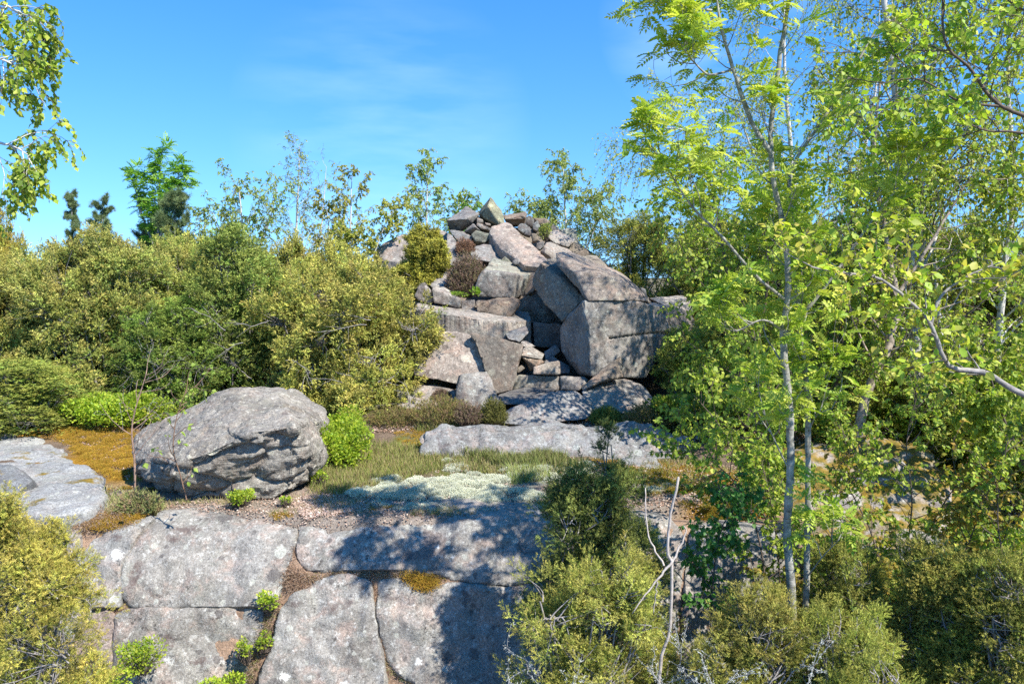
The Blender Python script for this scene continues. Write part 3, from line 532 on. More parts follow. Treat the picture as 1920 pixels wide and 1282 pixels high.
# ------------------------------------------------------------------ the front ledge: jointed bedrock blocks
YP = np.array([900, 955, 968, 985, 1010, 1050, 1110, 1282, 1400.]); YV = np.array([7.5, 6.93, 6.78, 6.66, 6.55, 6.42, 6.28, 6.02, 5.9])
def ledgeY(px, py):
    px = np.asarray(px, float); py = np.asarray(py, float)
    top = 6 * np.sin(px / 130.0)
    base = np.interp(py + top, YP, YV)
    return base + .05 * sst(1250, 1500, px)
def smooth_poly(l, k=2):
    l = [np.array(p, float) for p in l]
    for _ in range(k):
        o = []
        for i in range(len(l)):
            a, b_ = l[i], l[(i + 1) % len(l)]
            o += [a * .88 + b_ * .12, a * .12 + b_ * .88]
        l = o
    return l
def ledge_block(label, poly, depth=.45, rad=17, push=0, tint=(1, 1, 1), seed=0, thick=1.0, grow_=3.8):
    poly = smooth_poly(poly, 2)
    pp_ = np.array(poly); tg_ = np.roll(pp_, -1, 0) - np.roll(pp_, 1, 0); tg_ /= np.maximum(np.linalg.norm(tg_, axis=1, keepdims=True), 1e-6)
    ar_ = np.sum(pp_[:, 0] * np.roll(pp_[:, 1], -1) - np.roll(pp_[:, 0], -1) * pp_[:, 1])
    nn_ = np.stack([tg_[:, 1], -tg_[:, 0]], 1) * (1 if ar_ > 0 else -1)
    poly = list(pp_ + nn_ * grow_)
    # small wobble of the outline
    pts = []
    for i in range(len(poly)):
        a, b_ = poly[i], poly[(i + 1) % len(poly)]; n = max(1, int(np.hypot(*(b_ - a)) / 7))
        for j in range(n):
            p = a + (b_ - a) * j / n
            w = 4 * mnoise.noise(Vector((p[0] / 26, p[1] / 26, 1))) + 1.5 * mnoise.noise(Vector((p[0] / 7, p[1] / 7, seed)))
            pts.append((p[0] + w, p[1] + 4 * mnoise.noise(Vector((p[0] / 26, p[1] / 26, 9))) + 1.5 * mnoise.noise(Vector((p[0] / 7, p[1] / 7, seed + 9)))))
    bm = bmesh.new()
    vs_ = [bm.verts.new((p[0], p[1], 0)) for p in pts]
    bm.faces.new(vs_)
    xs = [p[0] for p in pts]; ys = [p[1] for p in pts]
    st = 6
    for x in np.arange(min(xs) + 3, max(xs), st):
        bmesh.ops.bisect_plane(bm, geom=bm.verts[:] + bm.edges[:] + bm.faces[:], plane_co=(x, 0, 0), plane_no=(1, 0, 0))
    for y in np.arange(min(ys) + 3, max(ys), st):
        bmesh.ops.bisect_plane(bm, geom=bm.verts[:] + bm.edges[:] + bm.faces[:], plane_co=(0, y, 0), plane_no=(0, 1, 0))
    bmesh.ops.remove_doubles(bm, verts=bm.verts, dist=.5)
    co = np.array([v_.co[:2] for v_ in bm.verts])
    pa = np.array(pts); pb = np.roll(pa, -1, 0)
    dmin = np.full(len(co), 1e9)
    for a, b_ in zip(pa, pb):
        ab = b_ - a; t = np.clip(((co - a) @ ab) / max(ab @ ab, 1e-9), 0, 1)
        dmin = np.minimum(dmin, np.linalg.norm(co - (a + t[:, None] * ab), axis=1))
    Yd = ledgeY(co[:, 0], co[:, 1]) + push
    r = rad * .22; d = np.clip(dmin / r, 0, 1)
    Yd = Yd + (1 - np.sqrt(np.maximum(0, 1 - (1 - d) ** 2))) * r / 1500 * 6.4 * 1.1
    W = PN(co[:, 0], co[:, 1], Yd)
    cen = Vector(W.mean(0)); nn = np.zeros(len(co))
    for i, w in enumerate(W):
        p = Vector(w) + Vector((seed * 3.3, 0, 0))
        cl_ = mnoise.voronoi(p * 3.1)[0]; nn[i] = .012 * (cell_pts(p * 4.3) - .5) + .045 * fract(p * 1.5, 3) + .026 * fract(p * 5, 5) + .006 * fract(p * 28, 3) + .022 * (min(cl_[1] - cl_[0], .3) / .3 - .7)
    for v_, w, n_ in zip(bm.verts, W, nn):
        v_.co = Vector(w) - cen + Vector((0, -.85, .5)) * float(n_) * thick
    WS = [(235, 240, 34, 28), (235, 355, 16, 9), (435, 635, 24, 22), (370, 620, 12, 10), (1370, 640, 22, 18), (865, 695, 30, 24), (1095, 718, 22, 14), (655, 700, 10, 10), (1497, 245, 12, 10), (1440, 210, 12, 14), (330, 345, 7, 7)]
    BS_ = [(545, 640, 44, 24), (1055, 440, 34, 26), (1110, 420, 26, 18), (500, 142, 70, 20), (455, 180, 30, 14), (975, 120, 26, 12), (1010, 122, 14, 9), (905, 425, 30, 18), (1155, 460, 14, 10), (320, 285, 30, 34), (240, 178, 34, 18), (430, 560, 28, 36), (300, 330, 24, 60), (700, 100, 60, 10), (1040, 220, 20, 10), (1540, 380, 30, 14), (420, 720, 34, 12)]
    lay_ = bm.verts.layers.float_color.new('marks')
    for v_, c2 in zip(bm.verts, co):
        g_ = []
        for SS in (WS, BS_):
            m_ = 0
            for (a0, b0_, ra, rb) in SS:
                m_ = max(m_, 1 - .5 * math.hypot((c2[0] - 100 - a0 / 2) / (ra / 2), (c2[1] - 920 - b0_ / 2) / (rb / 2)))
            g_.append(m_)
        v_[lay_] = (g_[0], g_[1], 0, 1)
    be = [e for e in bm.edges if e.is_boundary]
    r_ = bmesh.ops.extrude_edge_only(bm, edges=be)
    nv = [e for e in r_['geom'] if isinstance(e, bmesh.types.BMVert)]
    for v_ in nv: v_.co += Vector((0, depth, -depth * .35))
    be = [e for e in bm.edges if e.is_boundary]
    bmesh.ops.holes_fill(bm, edges=be, sides=0)
    bmesh.ops.recalc_face_normals(bm, faces=bm.faces)
    for f in bm.faces: f.smooth = True
    for e in bm.edges:
        if len(e.link_faces) == 2 and e.calc_face_angle(0) > .8: e.smooth = False
    me = bpy.data.meshes.new('bedrock_block'); bm.to_mesh(me); bm.free()
    o = ob('bedrock_block', me, M_LEDGE, None, cen, tint)
    return tag(o, label, 'rock', 'jointed blocks of the front ledge')
def D(l): return [(100 + u / 2, 920 + v / 2) for u, v in l]
ledge_block('upper left ledge block bounded by a thin dark joint all round', D([(330, 170), (400, 84), (500, 62), (700, 66), (905, 72), (912, 130), (905, 205), (885, 262), (862, 305), (858, 362), (835, 405), (790, 432), (600, 435), (400, 440), (290, 434), (262, 405), (260, 310), (273, 250), (300, 205)]), seed=1, rad=26)
ledge_block('long upper right ledge block, half in leafy shadow', D([(930, 95), (1000, 74), (1150, 52), (1250, 40), (1500, 34), (1700, 44), (1860, 66), (1905, 140), (1880, 250), (1800, 335), (1740, 346), (1620, 345), (1500, 328), (1400, 303), (1200, 292), (1010, 302), (945, 290), (917, 240), (925, 170)]), seed=2, rad=22)
ledge_block('lower left ledge block under the thin dark joint', D([(242, 462), (290, 447), (500, 448), (782, 442), (775, 500), (782, 560), (745, 610), (735, 670), (705, 730), (690, 900), (228, 900), (222, 600), (232, 520)]), seed=3, rad=12)
ledge_block('lower middle ledge block with a narrow rounded top', D([(970, 340), (1050, 322), (1105, 312), (1180, 335), (1190, 400), (1203, 480), (1213, 560), (1233, 640), (1243, 720), (1250, 900), (755, 900), (775, 700), (820, 600), (840, 500), (862, 440), (900, 392), (950, 372)]), seed=4, rad=20, push=-.04)
ledge_block('lower right ledge block in the dark leafy shadow', D([(1226, 340), (1290, 325), (1350, 362), (1420, 362), (1500, 345), (1640, 362), (1760, 358), (1905, 350), (1925, 500), (1925, 900), (1420, 900), (1385, 735), (1300, 690), (1255, 640), (1232, 560), (1220, 480), (1214, 420)]), seed=5, rad=20)
ledge_block('narrow ledge block with a bright white lichen patch, beside the left juniper', D([(100, 262), (150, 190), (205, 155), (300, 120), (375, 98), (335, 150), (290, 200), (262, 255), (248, 310), (250, 405), (246, 428), (130, 440), (106, 380)]), seed=6, rad=14)
ledge_block('reddish lower ledge block behind the left juniper', D([(98, 465), (150, 455), (222, 455), (222, 520), (212, 600), (215, 900), (30, 900), (60, 600)]), seed=7, rad=12, tint=(1.0, .85, .8))
ledge_block('ledge block behind the bottom left juniper', [(-320, 962), (-100, 962), (60, 958), (150, 962), (146, 1060), (148, 1145), (125, 1220), (110, 1370), (-320, 1370)], seed=8, rad=18)
ledge_block('ledge block with lichen behind the large front juniper', [(1070, 962), (1150, 955), (1250, 965), (1285, 1010), (1270, 1150), (1262, 1370), (1072, 1370), (1066, 1150)], seed=9, rad=20, push=.0)
ledge_block('shaded ledge block behind the broken white stem', [(1300, 985), (1380, 975), (1470, 1000), (1500, 1080), (1500, 1370), (1280, 1370), (1285, 1100)], seed=10, rad=20, push=.0, tint=(.95, .95, .95))

bx = np.arange(-340, 1520, 12.0); by = np.arange(966, 1400, 9.0); BX, BY = np.meshgrid(bx, by)
bW = PN(BX, BY, ledgeY(BX, BY) + .045 + .03 * fbm(BX / 20, BY / 20, 3) + .3 * sst(980, 966, BY)).reshape(-1, 3)
bi = np.arange(BX.size).reshape(BX.shape); bq = np.stack([bi[:-1, :-1], bi[1:, :-1], bi[1:, 1:], bi[:-1, 1:]], -1).reshape(-1, 4)
bc = np.array((.30, .21, .15)) * (.5 + fbm(BX / 9, BY / 9, 8).reshape(-1, 1) + .5)
tag(ob('soil', mesh_np('soil', bW, [bq], bc, smooth=True), M_GROUND), kind='structure')

ledge_block('grey ledge block right of the rowan stems below the mossy outcrop', [(1512, 1040), (1580, 1020), (1700, 1040), (1760, 1080), (1765, 1370), (1512, 1370)], seed=12, rad=20, push=-.05, tint=(.95, .95, .95))

# ------------------------------------------------------------------ vegetation helpers
def frames(a, rng, up=None):
    """rows x,y,z of a frame whose y axis is a; random roll (or z near up)"""
    a = nrm(a)
    ref = rng.normal(size=a.shape) if up is None else np.asarray(up) + rng.normal(size=a.shape) * .45
    x = nrm(np.cross(a, ref)); z = np.cross(x, a)
    return np.stack([x, a, z], 1)                        # N,3(rows),3
def stamp(tv, polys, pos, fr, scale, col, jit=.12, rng=None):
    """copies template tv (k,3) at every pos; returns V, polys, col"""
    n, k_ = len(pos), len(tv)
    s = np.asarray(scale)
    if s.ndim == 1: s = s[:, None]
    V = np.einsum('kj,nji->nki', tv, fr) * s[:, None, :] + pos[:, None, :]
    out = [(p[None] + (np.arange(n) * k_)[:, None, None]).reshape(-1, p.shape[1]) for p in polys]
    C_ = np.repeat(col, k_, 0)
    return V.reshape(-1, 3), out, C_
def merge(parts):
    V, PL, C_ = [], {}, []; o = 0
    for v, pl, c_ in parts:
        V.append(v); C_.append(c_)
        for p in pl: PL.setdefault(p.shape[1], []).append(p + o)
        o += len(v)
    return np.concatenate(V), [np.concatenate(x) for x in PL.values()], np.concatenate(C_)
LEAF = (np.array([(0, 0, 0), (-.36, .34, .08), (0, .42, 0), (.36, .34, .08), (-.24, .72, .05), (.24, .72, .05), (0, 1, -.06)]),
        [np.array([(0, 3, 2, 1), (1, 2, 6, 4), (2, 3, 5, 6)])])
LEAFS = (np.array([(0, 0, 0), (-.38, .42, .1), (0, 1, -.05), (.38, .42, .1)]), [np.array([(0, 3, 2), (0, 2, 1)])])
def pinnate(n=5, L_=.42, w=.20, droop=.45):
    V = []; T = []
    def lf(b0, d, ln):
        i = len(V); d = np.array(d) / np.linalg.norm(d); sx = np.cross(d, (0, 0, 1.)); sx /= np.linalg.norm(sx)
        b0 = np.array(b0)
        V.extend([b0, b0 + d * ln * .5 - sx * w * .5 + (0, 0, .02), b0 + d * ln - np.array((0, 0, .05)), b0 + d * ln * .5 + sx * w * .5 + (0, 0, .02)])
        T.append((i, i + 3, i + 2)); T.append((i, i + 2, i + 1))
    for j in range(n):
        t = .22 + .70 * j / (n - 1); z = -droop * t * t; ln = L_ * (1 - .25 * abs(t - .5))
        for s in (-1, 1): lf((0, t, z), (s * .85, .55, -.15), ln)
    lf((0, .97, -droop), (0, 1, -.5), L_)
    i = len(V); V.extend([(-.012, 0, 0), (.012, 0, 0), (0, 1, -droop)]); T.append((i, i + 1, i + 2))
    return np.array(V, float), [np.array(T)]
PINN = pinnate()
def sprig(n=9, nl=.34, w=.09, spread=.75, seed=0):
    rr = np.random.default_rng(seed); V = []; T = []
    for j in range(n):
        t = j / (n - 1) * .8; az = j * 2.4
        d = np.array((math.cos(az) * spread, .75, math.sin(az) * spread)); d /= np.linalg.norm(d)
        sx = np.cross(d, rr.normal(size=3)); sx /= np.linalg.norm(sx)
        b0 = np.array((0, t, 0)); i = len(V)
        V.extend([b0 - sx * w * .5, b0 + sx * w * .5, b0 + d * nl]); T.append((i, i + 1, i + 2))
    return np.array(V), [np.array(T)]
SPR_N = sprig(11, .36, .10, .8, 1); SPR_F = sprig(5, .60, .26, .7, 2)
SPR_T = sprig(7, .42, .15, .75, 4)
def tube(path, rad, sides, cap=True):
    p = np.asarray(path, float); n = len(p); rad = np.broadcast_to(rad, (n,))
    t = np.gradient(p, axis=0); t = nrm(t)
    ref = np.array((0, 0, 1.)) if abs(t[0, 2]) < .9 else np.array((1., 0, 0))
    x = nrm(np.cross(t, ref)); y = np.cross(t, x)
    a = np.arange(sides) / sides * 2 * np.pi
    V = p[:, None] + rad[:, None, None] * (np.cos(a)[None, :, None] * x[:, None] + np.sin(a)[None, :, None] * y[:, None])
    V = V.reshape(-1, 3); i = np.arange(n - 1)[:, None] * sides; j = np.arange(sides)[None]
    q = np.stack([i + j, i + (j + 1) % sides, i + sides + (j + 1) % sides, i + sides + j], -1).reshape(-1, 4)
    return V, [q], np.ones((len(V), 3))
def spline(pts, n):
    p = np.asarray(pts, float)
    if len(p) == 2: t = np.linspace(0, 1, n)[:, None]; return p[0] * (1 - t) + p[1] * t
    ext = np.vstack([2 * p[0] - p[1], p, 2 * p[-1] - p[-2]]); m = len(p) - 1
    out = []
    for u in np.linspace(0, m - 1e-6, n):
        i = int(u); f = u - i; a, b_, c_, d = ext[i:i + 4]
        out.append(.5 * ((2 * b_) + (c_ - a) * f + (2 * a - 5 * b_ + 4 * c_ - d) * f * f + (3 * b_ - a - 3 * c_ + d) * f ** 3))
    return np.array(out)
def grow(rng, p0, d0, L_, n, wob, trop):
    """wandering path; trop = upward (+) or drooping (-) pull"""
    d = np.array(d0, float); d /= np.linalg.norm(d); p = np.array(p0, float); out = [p.copy()]; st = L_ / n
    for i in range(n):
        d = d + rng.normal(size=3) * wob + np.array((0, 0, trop * (i + 1) / n)); d /= np.linalg.norm(d)
        p = p + d * st; out.append(p.copy())
    return np.array(out)
def pick(rng, pal, n):
    pal = np.array(pal); w = rng.random((n, 1)); i = rng.integers(0, len(pal), n); j = rng.integers(0, len(pal), n)
    return pal[i] * w + pal[j] * (1 - w)

def make_tree(name, label, stems, seed=0, bark=None, group=None, cat='tree', lv1=(14, .15, 1.0, 1.0), up1=.1, ang1=.9, lv2=7, lv3=5, f2=.42, f3=.38,
              leaf='birch', lsize=.04, per=9, pal=((.2, .3, .03),), droop=-.6, tsides=8, tcol=None, catkins=0, base=None, lean=(0, 0, 0), leafprob=1.0, twig=None, tmin=.0018, lv1r=.32, tips=False):
    """stems: list of (points [(px,py,Y)...], r0, r1). lv1 = (count per stem, start t, length, taper of length)"""
    rng = np.random.default_rng(seed); bark = bark or M_ROWANBARK
    T, Bp, pos, dirs, ck = [], [], [], [], []
    base = Vector(base) if base else None
    for si, (pts, r0, r1) in enumerate(stems):
        W = [P(*p) for p in pts]
        if base is None: base = W[0].copy()
        path = spline([tuple(w) for w in W], max(10, 5 * len(W)))
        path[1:-1] += rng.normal(size=path[1:-1].shape) * r0 * .08
        n = len(path); rad = np.linspace(r0, r1, n)
        T.append(tube(path, rad * (1 + .06 * rng.normal(size=n)), tsides))
        tang = nrm(np.gradient(path, axis=0))
        cnt, t0, L1, tap = lv1
        if isinstance(cnt, (list, tuple)): cnt = cnt[si]
        for kx in range(cnt):
            t = t0 + (1 - t0) * (kx + rng.random()) / cnt; f = t * (n - 1); i = min(int(f), n - 2); p0 = path[i] + (path[i + 1] - path[i]) * (f - i)
            az = rng.random() * 6.283 if kx % 2 else rng.random() * 6.283
            tg = tang[i]; e1 = nrm(np.cross(tg, (.3, .9, .1))); e2 = np.cross(tg, e1)
            out = e1 * math.cos(az) + e2 * math.sin(az)
            d = tg * math.cos(ang1) + out * math.sin(ang1) + np.array(lean)
            l1 = L1 * (1 - tap * .65 * t) * rng.uniform(.6, 1.15)
            b1 = grow(rng, p0, d, l1, 8, .10, up1); rr = max(.004, (r0 + (r1 - r0) * t) * lv1r)
            T.append(tube(b1, np.linspace(rr, rr * .3, 9), 5))
            for k2 in range(lv2):
                u = .2 + .8 * (k2 + rng.random()) / lv2; j = min(int(u * 8), 7); p1 = b1[j] + (b1[j + 1] - b1[j]) * (u * 8 - j)
                d2 = nrm(b1[j + 1] - b1[j]) * .75 + rng.normal(size=3) * .55
                b2 = grow(rng, p1, d2, l1 * f2 * rng.uniform(.6, 1.2), 6, .13, up1 + droop * .35)
                Bp.append(tube(b2, np.linspace(rr * .42, rr * .16, 7), 4))
                for k3 in range(lv3):
                    u = .15 + .85 * (k3 + rng.random()) / lv3; j = min(int(u * 6), 5); p2 = b2[j] + (b2[j + 1] - b2[j]) * (u * 6 - j)
                    if k3 == lv3 - 1: p2 = b2[-1]; j = 5
                    d3 = nrm(b2[j + 1] - b2[j]) * .7 + rng.normal(size=3) * .5
                    l3 = l1 * f2 * f3 * rng.uniform(.5, 1.4)
                    b3 = grow(rng, p2, d3, l3, 5, .12, droop)
                    Bp.append(tube(b3, np.linspace(max(tmin, rr * .14), tmin * .65, 6), 3))
                    if rng.random() > leafprob: continue
                    if leaf == 'rowan' or tips:
                        pos.append(b3[-1]); dirs.append(b3[-1] - b3[-2])
                        pass
                    else:
                        for q_ in range(per):
                            w = (q_ + rng.random()) / per * 5; jj = min(int(w), 4)
                            pos.append(b3[jj] + (b3[jj + 1] - b3[jj]) * (w - jj)); dirs.append(b3[jj + 1] - b3[jj])
                    if catkins and rng.random() < catkins: ck.append(b3[-1 if rng.random() < .6 else 3])
    bs = np.array(base); root = empty(name, tuple(bs), label, cat, group)
    def put(nm, parts, mat, smooth=False, color=None, second=None, smat=None):
        if not parts: return
        V, pl, c_ = merge(parts); nf = 0
        if second:
            V2, pl2, c2 = merge(second); nf = sum(len(p) for p in pl2)
            o_ = len(V2); V = np.concatenate([V2, V]); c_ = np.concatenate([c2, c_]); pl = pl2 + [p + o_ for p in pl]
        me = mesh_np(nm, V - bs, pl, c_, smooth); me.materials.append(mat)
        if second:
            me.materials.append(smat); mi = np.zeros(len(me.polygons), np.int32); mi[:nf] = 1; me.polygons.foreach_set('material_index', mi)
        ob(nm, me, mat, root, color=color)
    put('trunk', T, bark, True, tcol)
    pos = np.array(pos); dirs = nrm(np.array(dirs))
    if leaf is None or len(pos) == 0:
        put('crown', Bp, twig or M_TWIG); return root
    if leaf == 'rowan':
        m = 6; P_ = np.repeat(pos, m, 0); Dr = np.repeat(dirs, m, 0) * .35 + rng.normal(size=(len(P_), 3)) * (.75, .75, .3) + (0, 0, .12)
        fr = frames(Dr, rng, (0, 0, 1)); c_ = pick(rng, pal, len(P_))
        parts = [stamp(*PINN, P_, fr, lsize * rng.uniform(.6, 1.25, len(P_)), c_)]
    elif leaf == 'pine':
        m = 4; P_ = np.repeat(pos, m, 0) - np.repeat(dirs, m, 0) * (rng.random((len(pos) * m, 1)) * .22)
        fr = frames(np.repeat(dirs, m, 0) + rng.normal(size=(len(P_), 3)) * .35, rng); c_ = pick(rng, pal, len(P_))
        parts = [stamp(*sprig(7, 1.0, .09, .8, 5), P_, fr, lsize * rng.uniform(.7, 1.2, len(P_)), c_)]
    else:
        if tips:
            m = per; pos = np.repeat(pos, m, 0) + rng.normal(size=(len(pos) * m, 3)) * lsize * .5; dirs = np.repeat(dirs, m, 0)
        a = dirs * .4 + rng.normal(size=pos.shape) * .6 + np.array((0, 0, -.55 if leaf == 'birch' else .1))
        fr = frames(a, rng, (0, -.2, .7)); tv = LEAF if lsize > .045 else LEAFS
        clump = np.repeat(rng.random((len(pos) // 40 + 1, 1)), 40, 0)[:len(pos)]
        c_ = pick(rng, pal, len(pos)) * (.82 + .36 * clump)
        parts = [stamp(*tv, pos, fr, lsize * rng.uniform(.55, 1.25, len(pos)), c_)]
    if ck:
        ck = np.array(ck); tv = np.array([(-.06, 0, 0), (.06, 0, .03), (0, 0, -.07), (-.05, -1, 0), (.05, -1, .03), (0, -1, -.06)])
        qd = [np.array([(0, 1, 4, 3), (1, 2, 5, 4), (2, 0, 3, 5)])]
        tv = tv[:, [0, 2, 1]]
        fr = np.broadcast_to(np.eye(3), (len(ck), 3, 3)); cc_ = pick(rng, ((.20, .12, .05), (.30, .17, .06), (.33, .24, .08)), len(ck))
        parts.append(stamp(tv, qd, ck, fr, rng.uniform(.03, .055, len(ck)), cc_))
    put('crown', parts, M_NEEDLE if leaf == 'pine' else M_LEAF, second=Bp, smat=twig or M_TWIG)
    return root

GOLD = ((.27, .30, .055), (.34, .34, .07), (.21, .26, .05), (.12, .18, .035), (.30, .26, .07))
OLIVE = ((.19, .25, .05), (.24, .29, .06), (.12, .18, .035), (.16, .22, .05), (.28, .26, .08))
GREEN = ((.09, .17, .03), (.14, .21, .04), (.06, .11, .02), (.20, .22, .05))
DKGREEN = ((.06, .10, .025), (.09, .14, .03), (.13, .15, .04), (.05, .07, .02))
def juniper_parts(rng, W, Dp, H, npl, spr, slen, plen, pal, lobes=14, k_=16, tipc=(.40, .30, .07), lr=(.16, .29), leader=False, dens=1.0, low=.08):
    """crown as lobes carrying plumes of sprigs; origin at the base centre"""
    LC = []
    for i in range(lobes):
        t = (i + .5) / lobes
        a = rng.random() * 6.283; h = low + (1 - low) * (t ** .8); w = math.sin(math.pi * min(.93, .28 + .62 * h)) ** .7 if not leader else (1 - h) ** .8 + .05
        rr = (rng.random() ** .5)
        r = rng.uniform(*lr) * (1.0 if not leader else (.55 + .5 * (1 - h)))
        rx = max(.05, W / 2 * w - r * W * .30)
        LC.append((math.cos(a) * rr * rx, math.sin(a) * rr * max(.05, Dp / 2 * w - r * Dp * .3), max(r * H * .3, h * H - r * H * .35), r))
    npl = int(npl * 1.35); LC = np.array(LC); wts = LC[:, 3] ** 2; wts = wts / wts.sum()
    li = rng.choice(lobes, npl, p=wts); d = nrm(rng.normal(size=(npl, 3)) + (0, -.15, .25))
    rad = rng.uniform(.30, 1.05, (npl, 1)) ** .5; rad = np.where(rng.random((npl, 1)) < .10, rng.uniform(1.0, 1.32, (npl, 1)), rad)
    scl = np.stack([LC[li, 3] * W * .55, LC[li, 3] * Dp * .55, LC[li, 3] * H * .5], -1)
    c0 = LC[li, :3] + d * scl * rad
    nzv = np.array([mnoise.noise_vector(Vector(c) * 2.6 + Vector((seed_ := 3.1, 0, 0))) for c in c0]); c0 = c0 + nzv * (.16 if W > 1.3 else .08) * min(W, 2.2) * np.array((1, 1, .8))
    keep = np.array([mnoise.noise(Vector(c) * (5.5 if W > 1.3 else 9)) > -.02 / dens - .01 for c in c0]) & (c0[:, 2] > .03)
    c0 = c0[keep]; d = d[keep]; li = li[keep]; n = len(c0)
    ax = nrm(d * .8 + (0, 0, .55) + rng.normal(size=(n, 3)) * .3); Lp = plen * rng.uniform(.6, 1.35, n)
    t = rng.random((n, k_, 1)) ** .8
    radv = nrm(rng.normal(size=(n, k_, 3))); radv = radv - (radv * ax[:, None]).sum(-1, keepdims=True) * ax[:, None]
    pos = c0[:, None] + ax[:, None] * t * Lp[:, None, None] + radv * (1 - t * .75) * Lp[:, None, None] * .34
    sd3 = ax[:, None] * (.7 + t * .5) + radv * .9 + rng.normal(size=(n, k_, 3)) * .25
    base = 1.17 * pick(rng, pal, n)[:, None] * rng.uniform(.5, 1.45, (n, 1, 1))
    lobc = rng.uniform(.68, 1.22, lobes)[li][:, None, None]
    c_ = base * lobc * (1 - t * .3) + np.array(tipc) * t ** 1.5 * .75 * rng.uniform(.5, 1.2, (n, k_, 1))
    c_ = c_ * rng.uniform(.55, 1.4, (n, k_, 1))
    pos = pos.reshape(-1, 3); sd3 = sd3.reshape(-1, 3); c_ = c_.reshape(-1, 3)
    fol = stamp(*spr, pos, frames(sd3, rng), slen * rng.uniform(.7, 1.3, len(pos)), c_)
    # wood: stems to lobes and twigs to plumes
    wood = []
    for i in range(lobes):
        tgt = LC[i, :3]; b0 = np.array((rng.normal() * W * .06, rng.normal() * Dp * .06, 0)); mid = (b0 + tgt) * .5 * np.array((1.1, 1.1, .8)) + rng.normal(size=3) * .04
        pth = spline([b0, mid, tgt], 9); r = .008 + .012 * LC[i, 3] * min(W, 2); wood.append(tube(pth, np.linspace(r * 1.6, r * .5, 9), 5))
    for i in rng.choice(n, min(n, max(60, n // 4)), replace=False):
        s0 = LC[li[i], :3] + rng.normal(size=3) * .03; pth = spline([s0, (s0 + c0[i]) / 2 + rng.normal(size=3) * .03, c0[i] + ax[i] * Lp[i] * .5], 6)
        wood.append(tube(pth, np.linspace(.0065, .002, 6), 3))
    return fol, merge(wood)
def juniper(label, px, pyb, Yb, W, H, Dp=None, npl=2600, spr=None, slen=.052, plen=.21, pal=OLIVE, seed=0, group=None, cat='juniper', tint=(1, 1, 1), rot=0, **k_):
    spr = spr or SPR_F; rng = np.random.default_rng(seed)
    fol, wood = juniper_parts(rng, W, Dp or W, H, npl, spr, slen, plen, pal, **k_)
    b0 = P(px, pyb, Yb); root = empty('juniper_bush', tuple(b0), label, cat, group); root.rotation_euler.z = rot
    ob('stems', mesh_np('stems', *wood), M_GREYTWIG, root)
    ob('foliage', mesh_np('foliage', *fol), M_NEEDLE, root, color=tint)
    return root
def copy_bush(src, label, px, pyb, Yb, sc=(1, 1, 1), rot=0, tint=(1, 1, 1)):
    r = src.copy(); COL.objects.link(r); r['label'] = label; r.location = P(px, pyb, Yb); r.scale = sc; r.rotation_euler.z = rot
    for ch in list(src.children):
        c_ = ch.copy(); COL.objects.link(c_); c_.parent = r
        if 'foliage' in ch.name or 'crown' in ch.name: c_.color = (*tint, 1)
    return r

# ------------------------------------------------------------------ the juniper thicket on the left
HG = 'junipers of the thicket on the left'
j1 = juniper('broad golden juniper beside the drilled wall, rightmost of the thicket', 640, 802, 11.3, 3.0, 2.25, 2.4, npl=4600, pal=GOLD, seed=11, lobes=46, group=HG)
j2 = juniper('greener juniper standing left of the broad golden one', 445, 790, 11.7, 1.7, 2.7, 1.7, npl=2200, pal=GREEN, seed=12, lobes=34, group=HG, tipc=(.30, .30, .06))
j3 = juniper('wide olive juniper filling the left of the thicket', 190, 800, 11.4, 3.1, 2.55, 2.2, npl=4800, pal=OLIVE, seed=13, lobes=50, group=HG)
copy_bush(j3, 'olive juniper cut by the left frame edge in the thicket', -60, 800, 11.6, (.9, .95, 1), 2.2, (1, .97, .9))
copy_bush(j1, 'juniper crown just behind the greener juniper, catching sun on top', 400, 780, 13.3, (.9, 1, 1.2), 1.9, (.92, .96, .9))
copy_bush(j2, 'small dark green juniper between the wide olive one and the boulder', 330, 800, 10.9, (.85, .9, .62), 2.6, (.95, 1.05, .9))
copy_bush(j3, 'rear juniper of the thicket below the two far pines', 210, 780, 14.2, (.95, 1, 1.2), 4.0, (1.0, .95, .85))
copy_bush(j1, 'rear juniper of the thicket below the slender birches', 585, 770, 14.3, (.95, 1, 1.26), 3.3, (1.0, .98, .95))
copy_bush(j2, 'low juniper at the left frame edge above the pale bedrock sheet', 40, 835, 10.0, (1.1, .9, .38), .4, (1.25, 1.15, 1.1))
copy_bush(j1, 'farthest juniper at the far left with a rusty tinge', -30, 700, 17.5, (.75, .9, 1.6), 2.9, (.95, .85, .65))
copy_bush(j2, 'dark juniper filling the gap at the middle of the thicket top', 300, 780, 14.0, (1.3, 1, 1.1), 1.2, (1.0, .95, .85))
copy_bush(j3, 'juniper filling the thicket behind the boulder, between two taller crowns', 345, 795, 12.6, (.8, .9, 1.02), 5.2, (.95, 1.0, .95))
copy_bush(j1, 'juniper crown between the wide olive one and the frame edge', 60, 790, 12.9, (.8, .9, 1.12), 4.4, (.92, .98, .9))
copy_bush(j3, 'rear juniper at the right end of the thicket, just below the outcrop', 700, 770, 13.0, (.45, .8, .82), .9, (1.05, 1.0, .95))
j4 = juniper('round dense juniper bush growing on the left shoulder of the pile', 793, 562, 13.9, 1.0, 1.12, .9, npl=1500, slen=.055, plen=.12, pal=((.14, .16, .025), (.22, .21, .03), (.09, .11, .02), (.28, .25, .04)), seed=14, lr=(.26, .38), lobes=16, tipc=(.42, .36, .05), cat='juniper', dens=3)
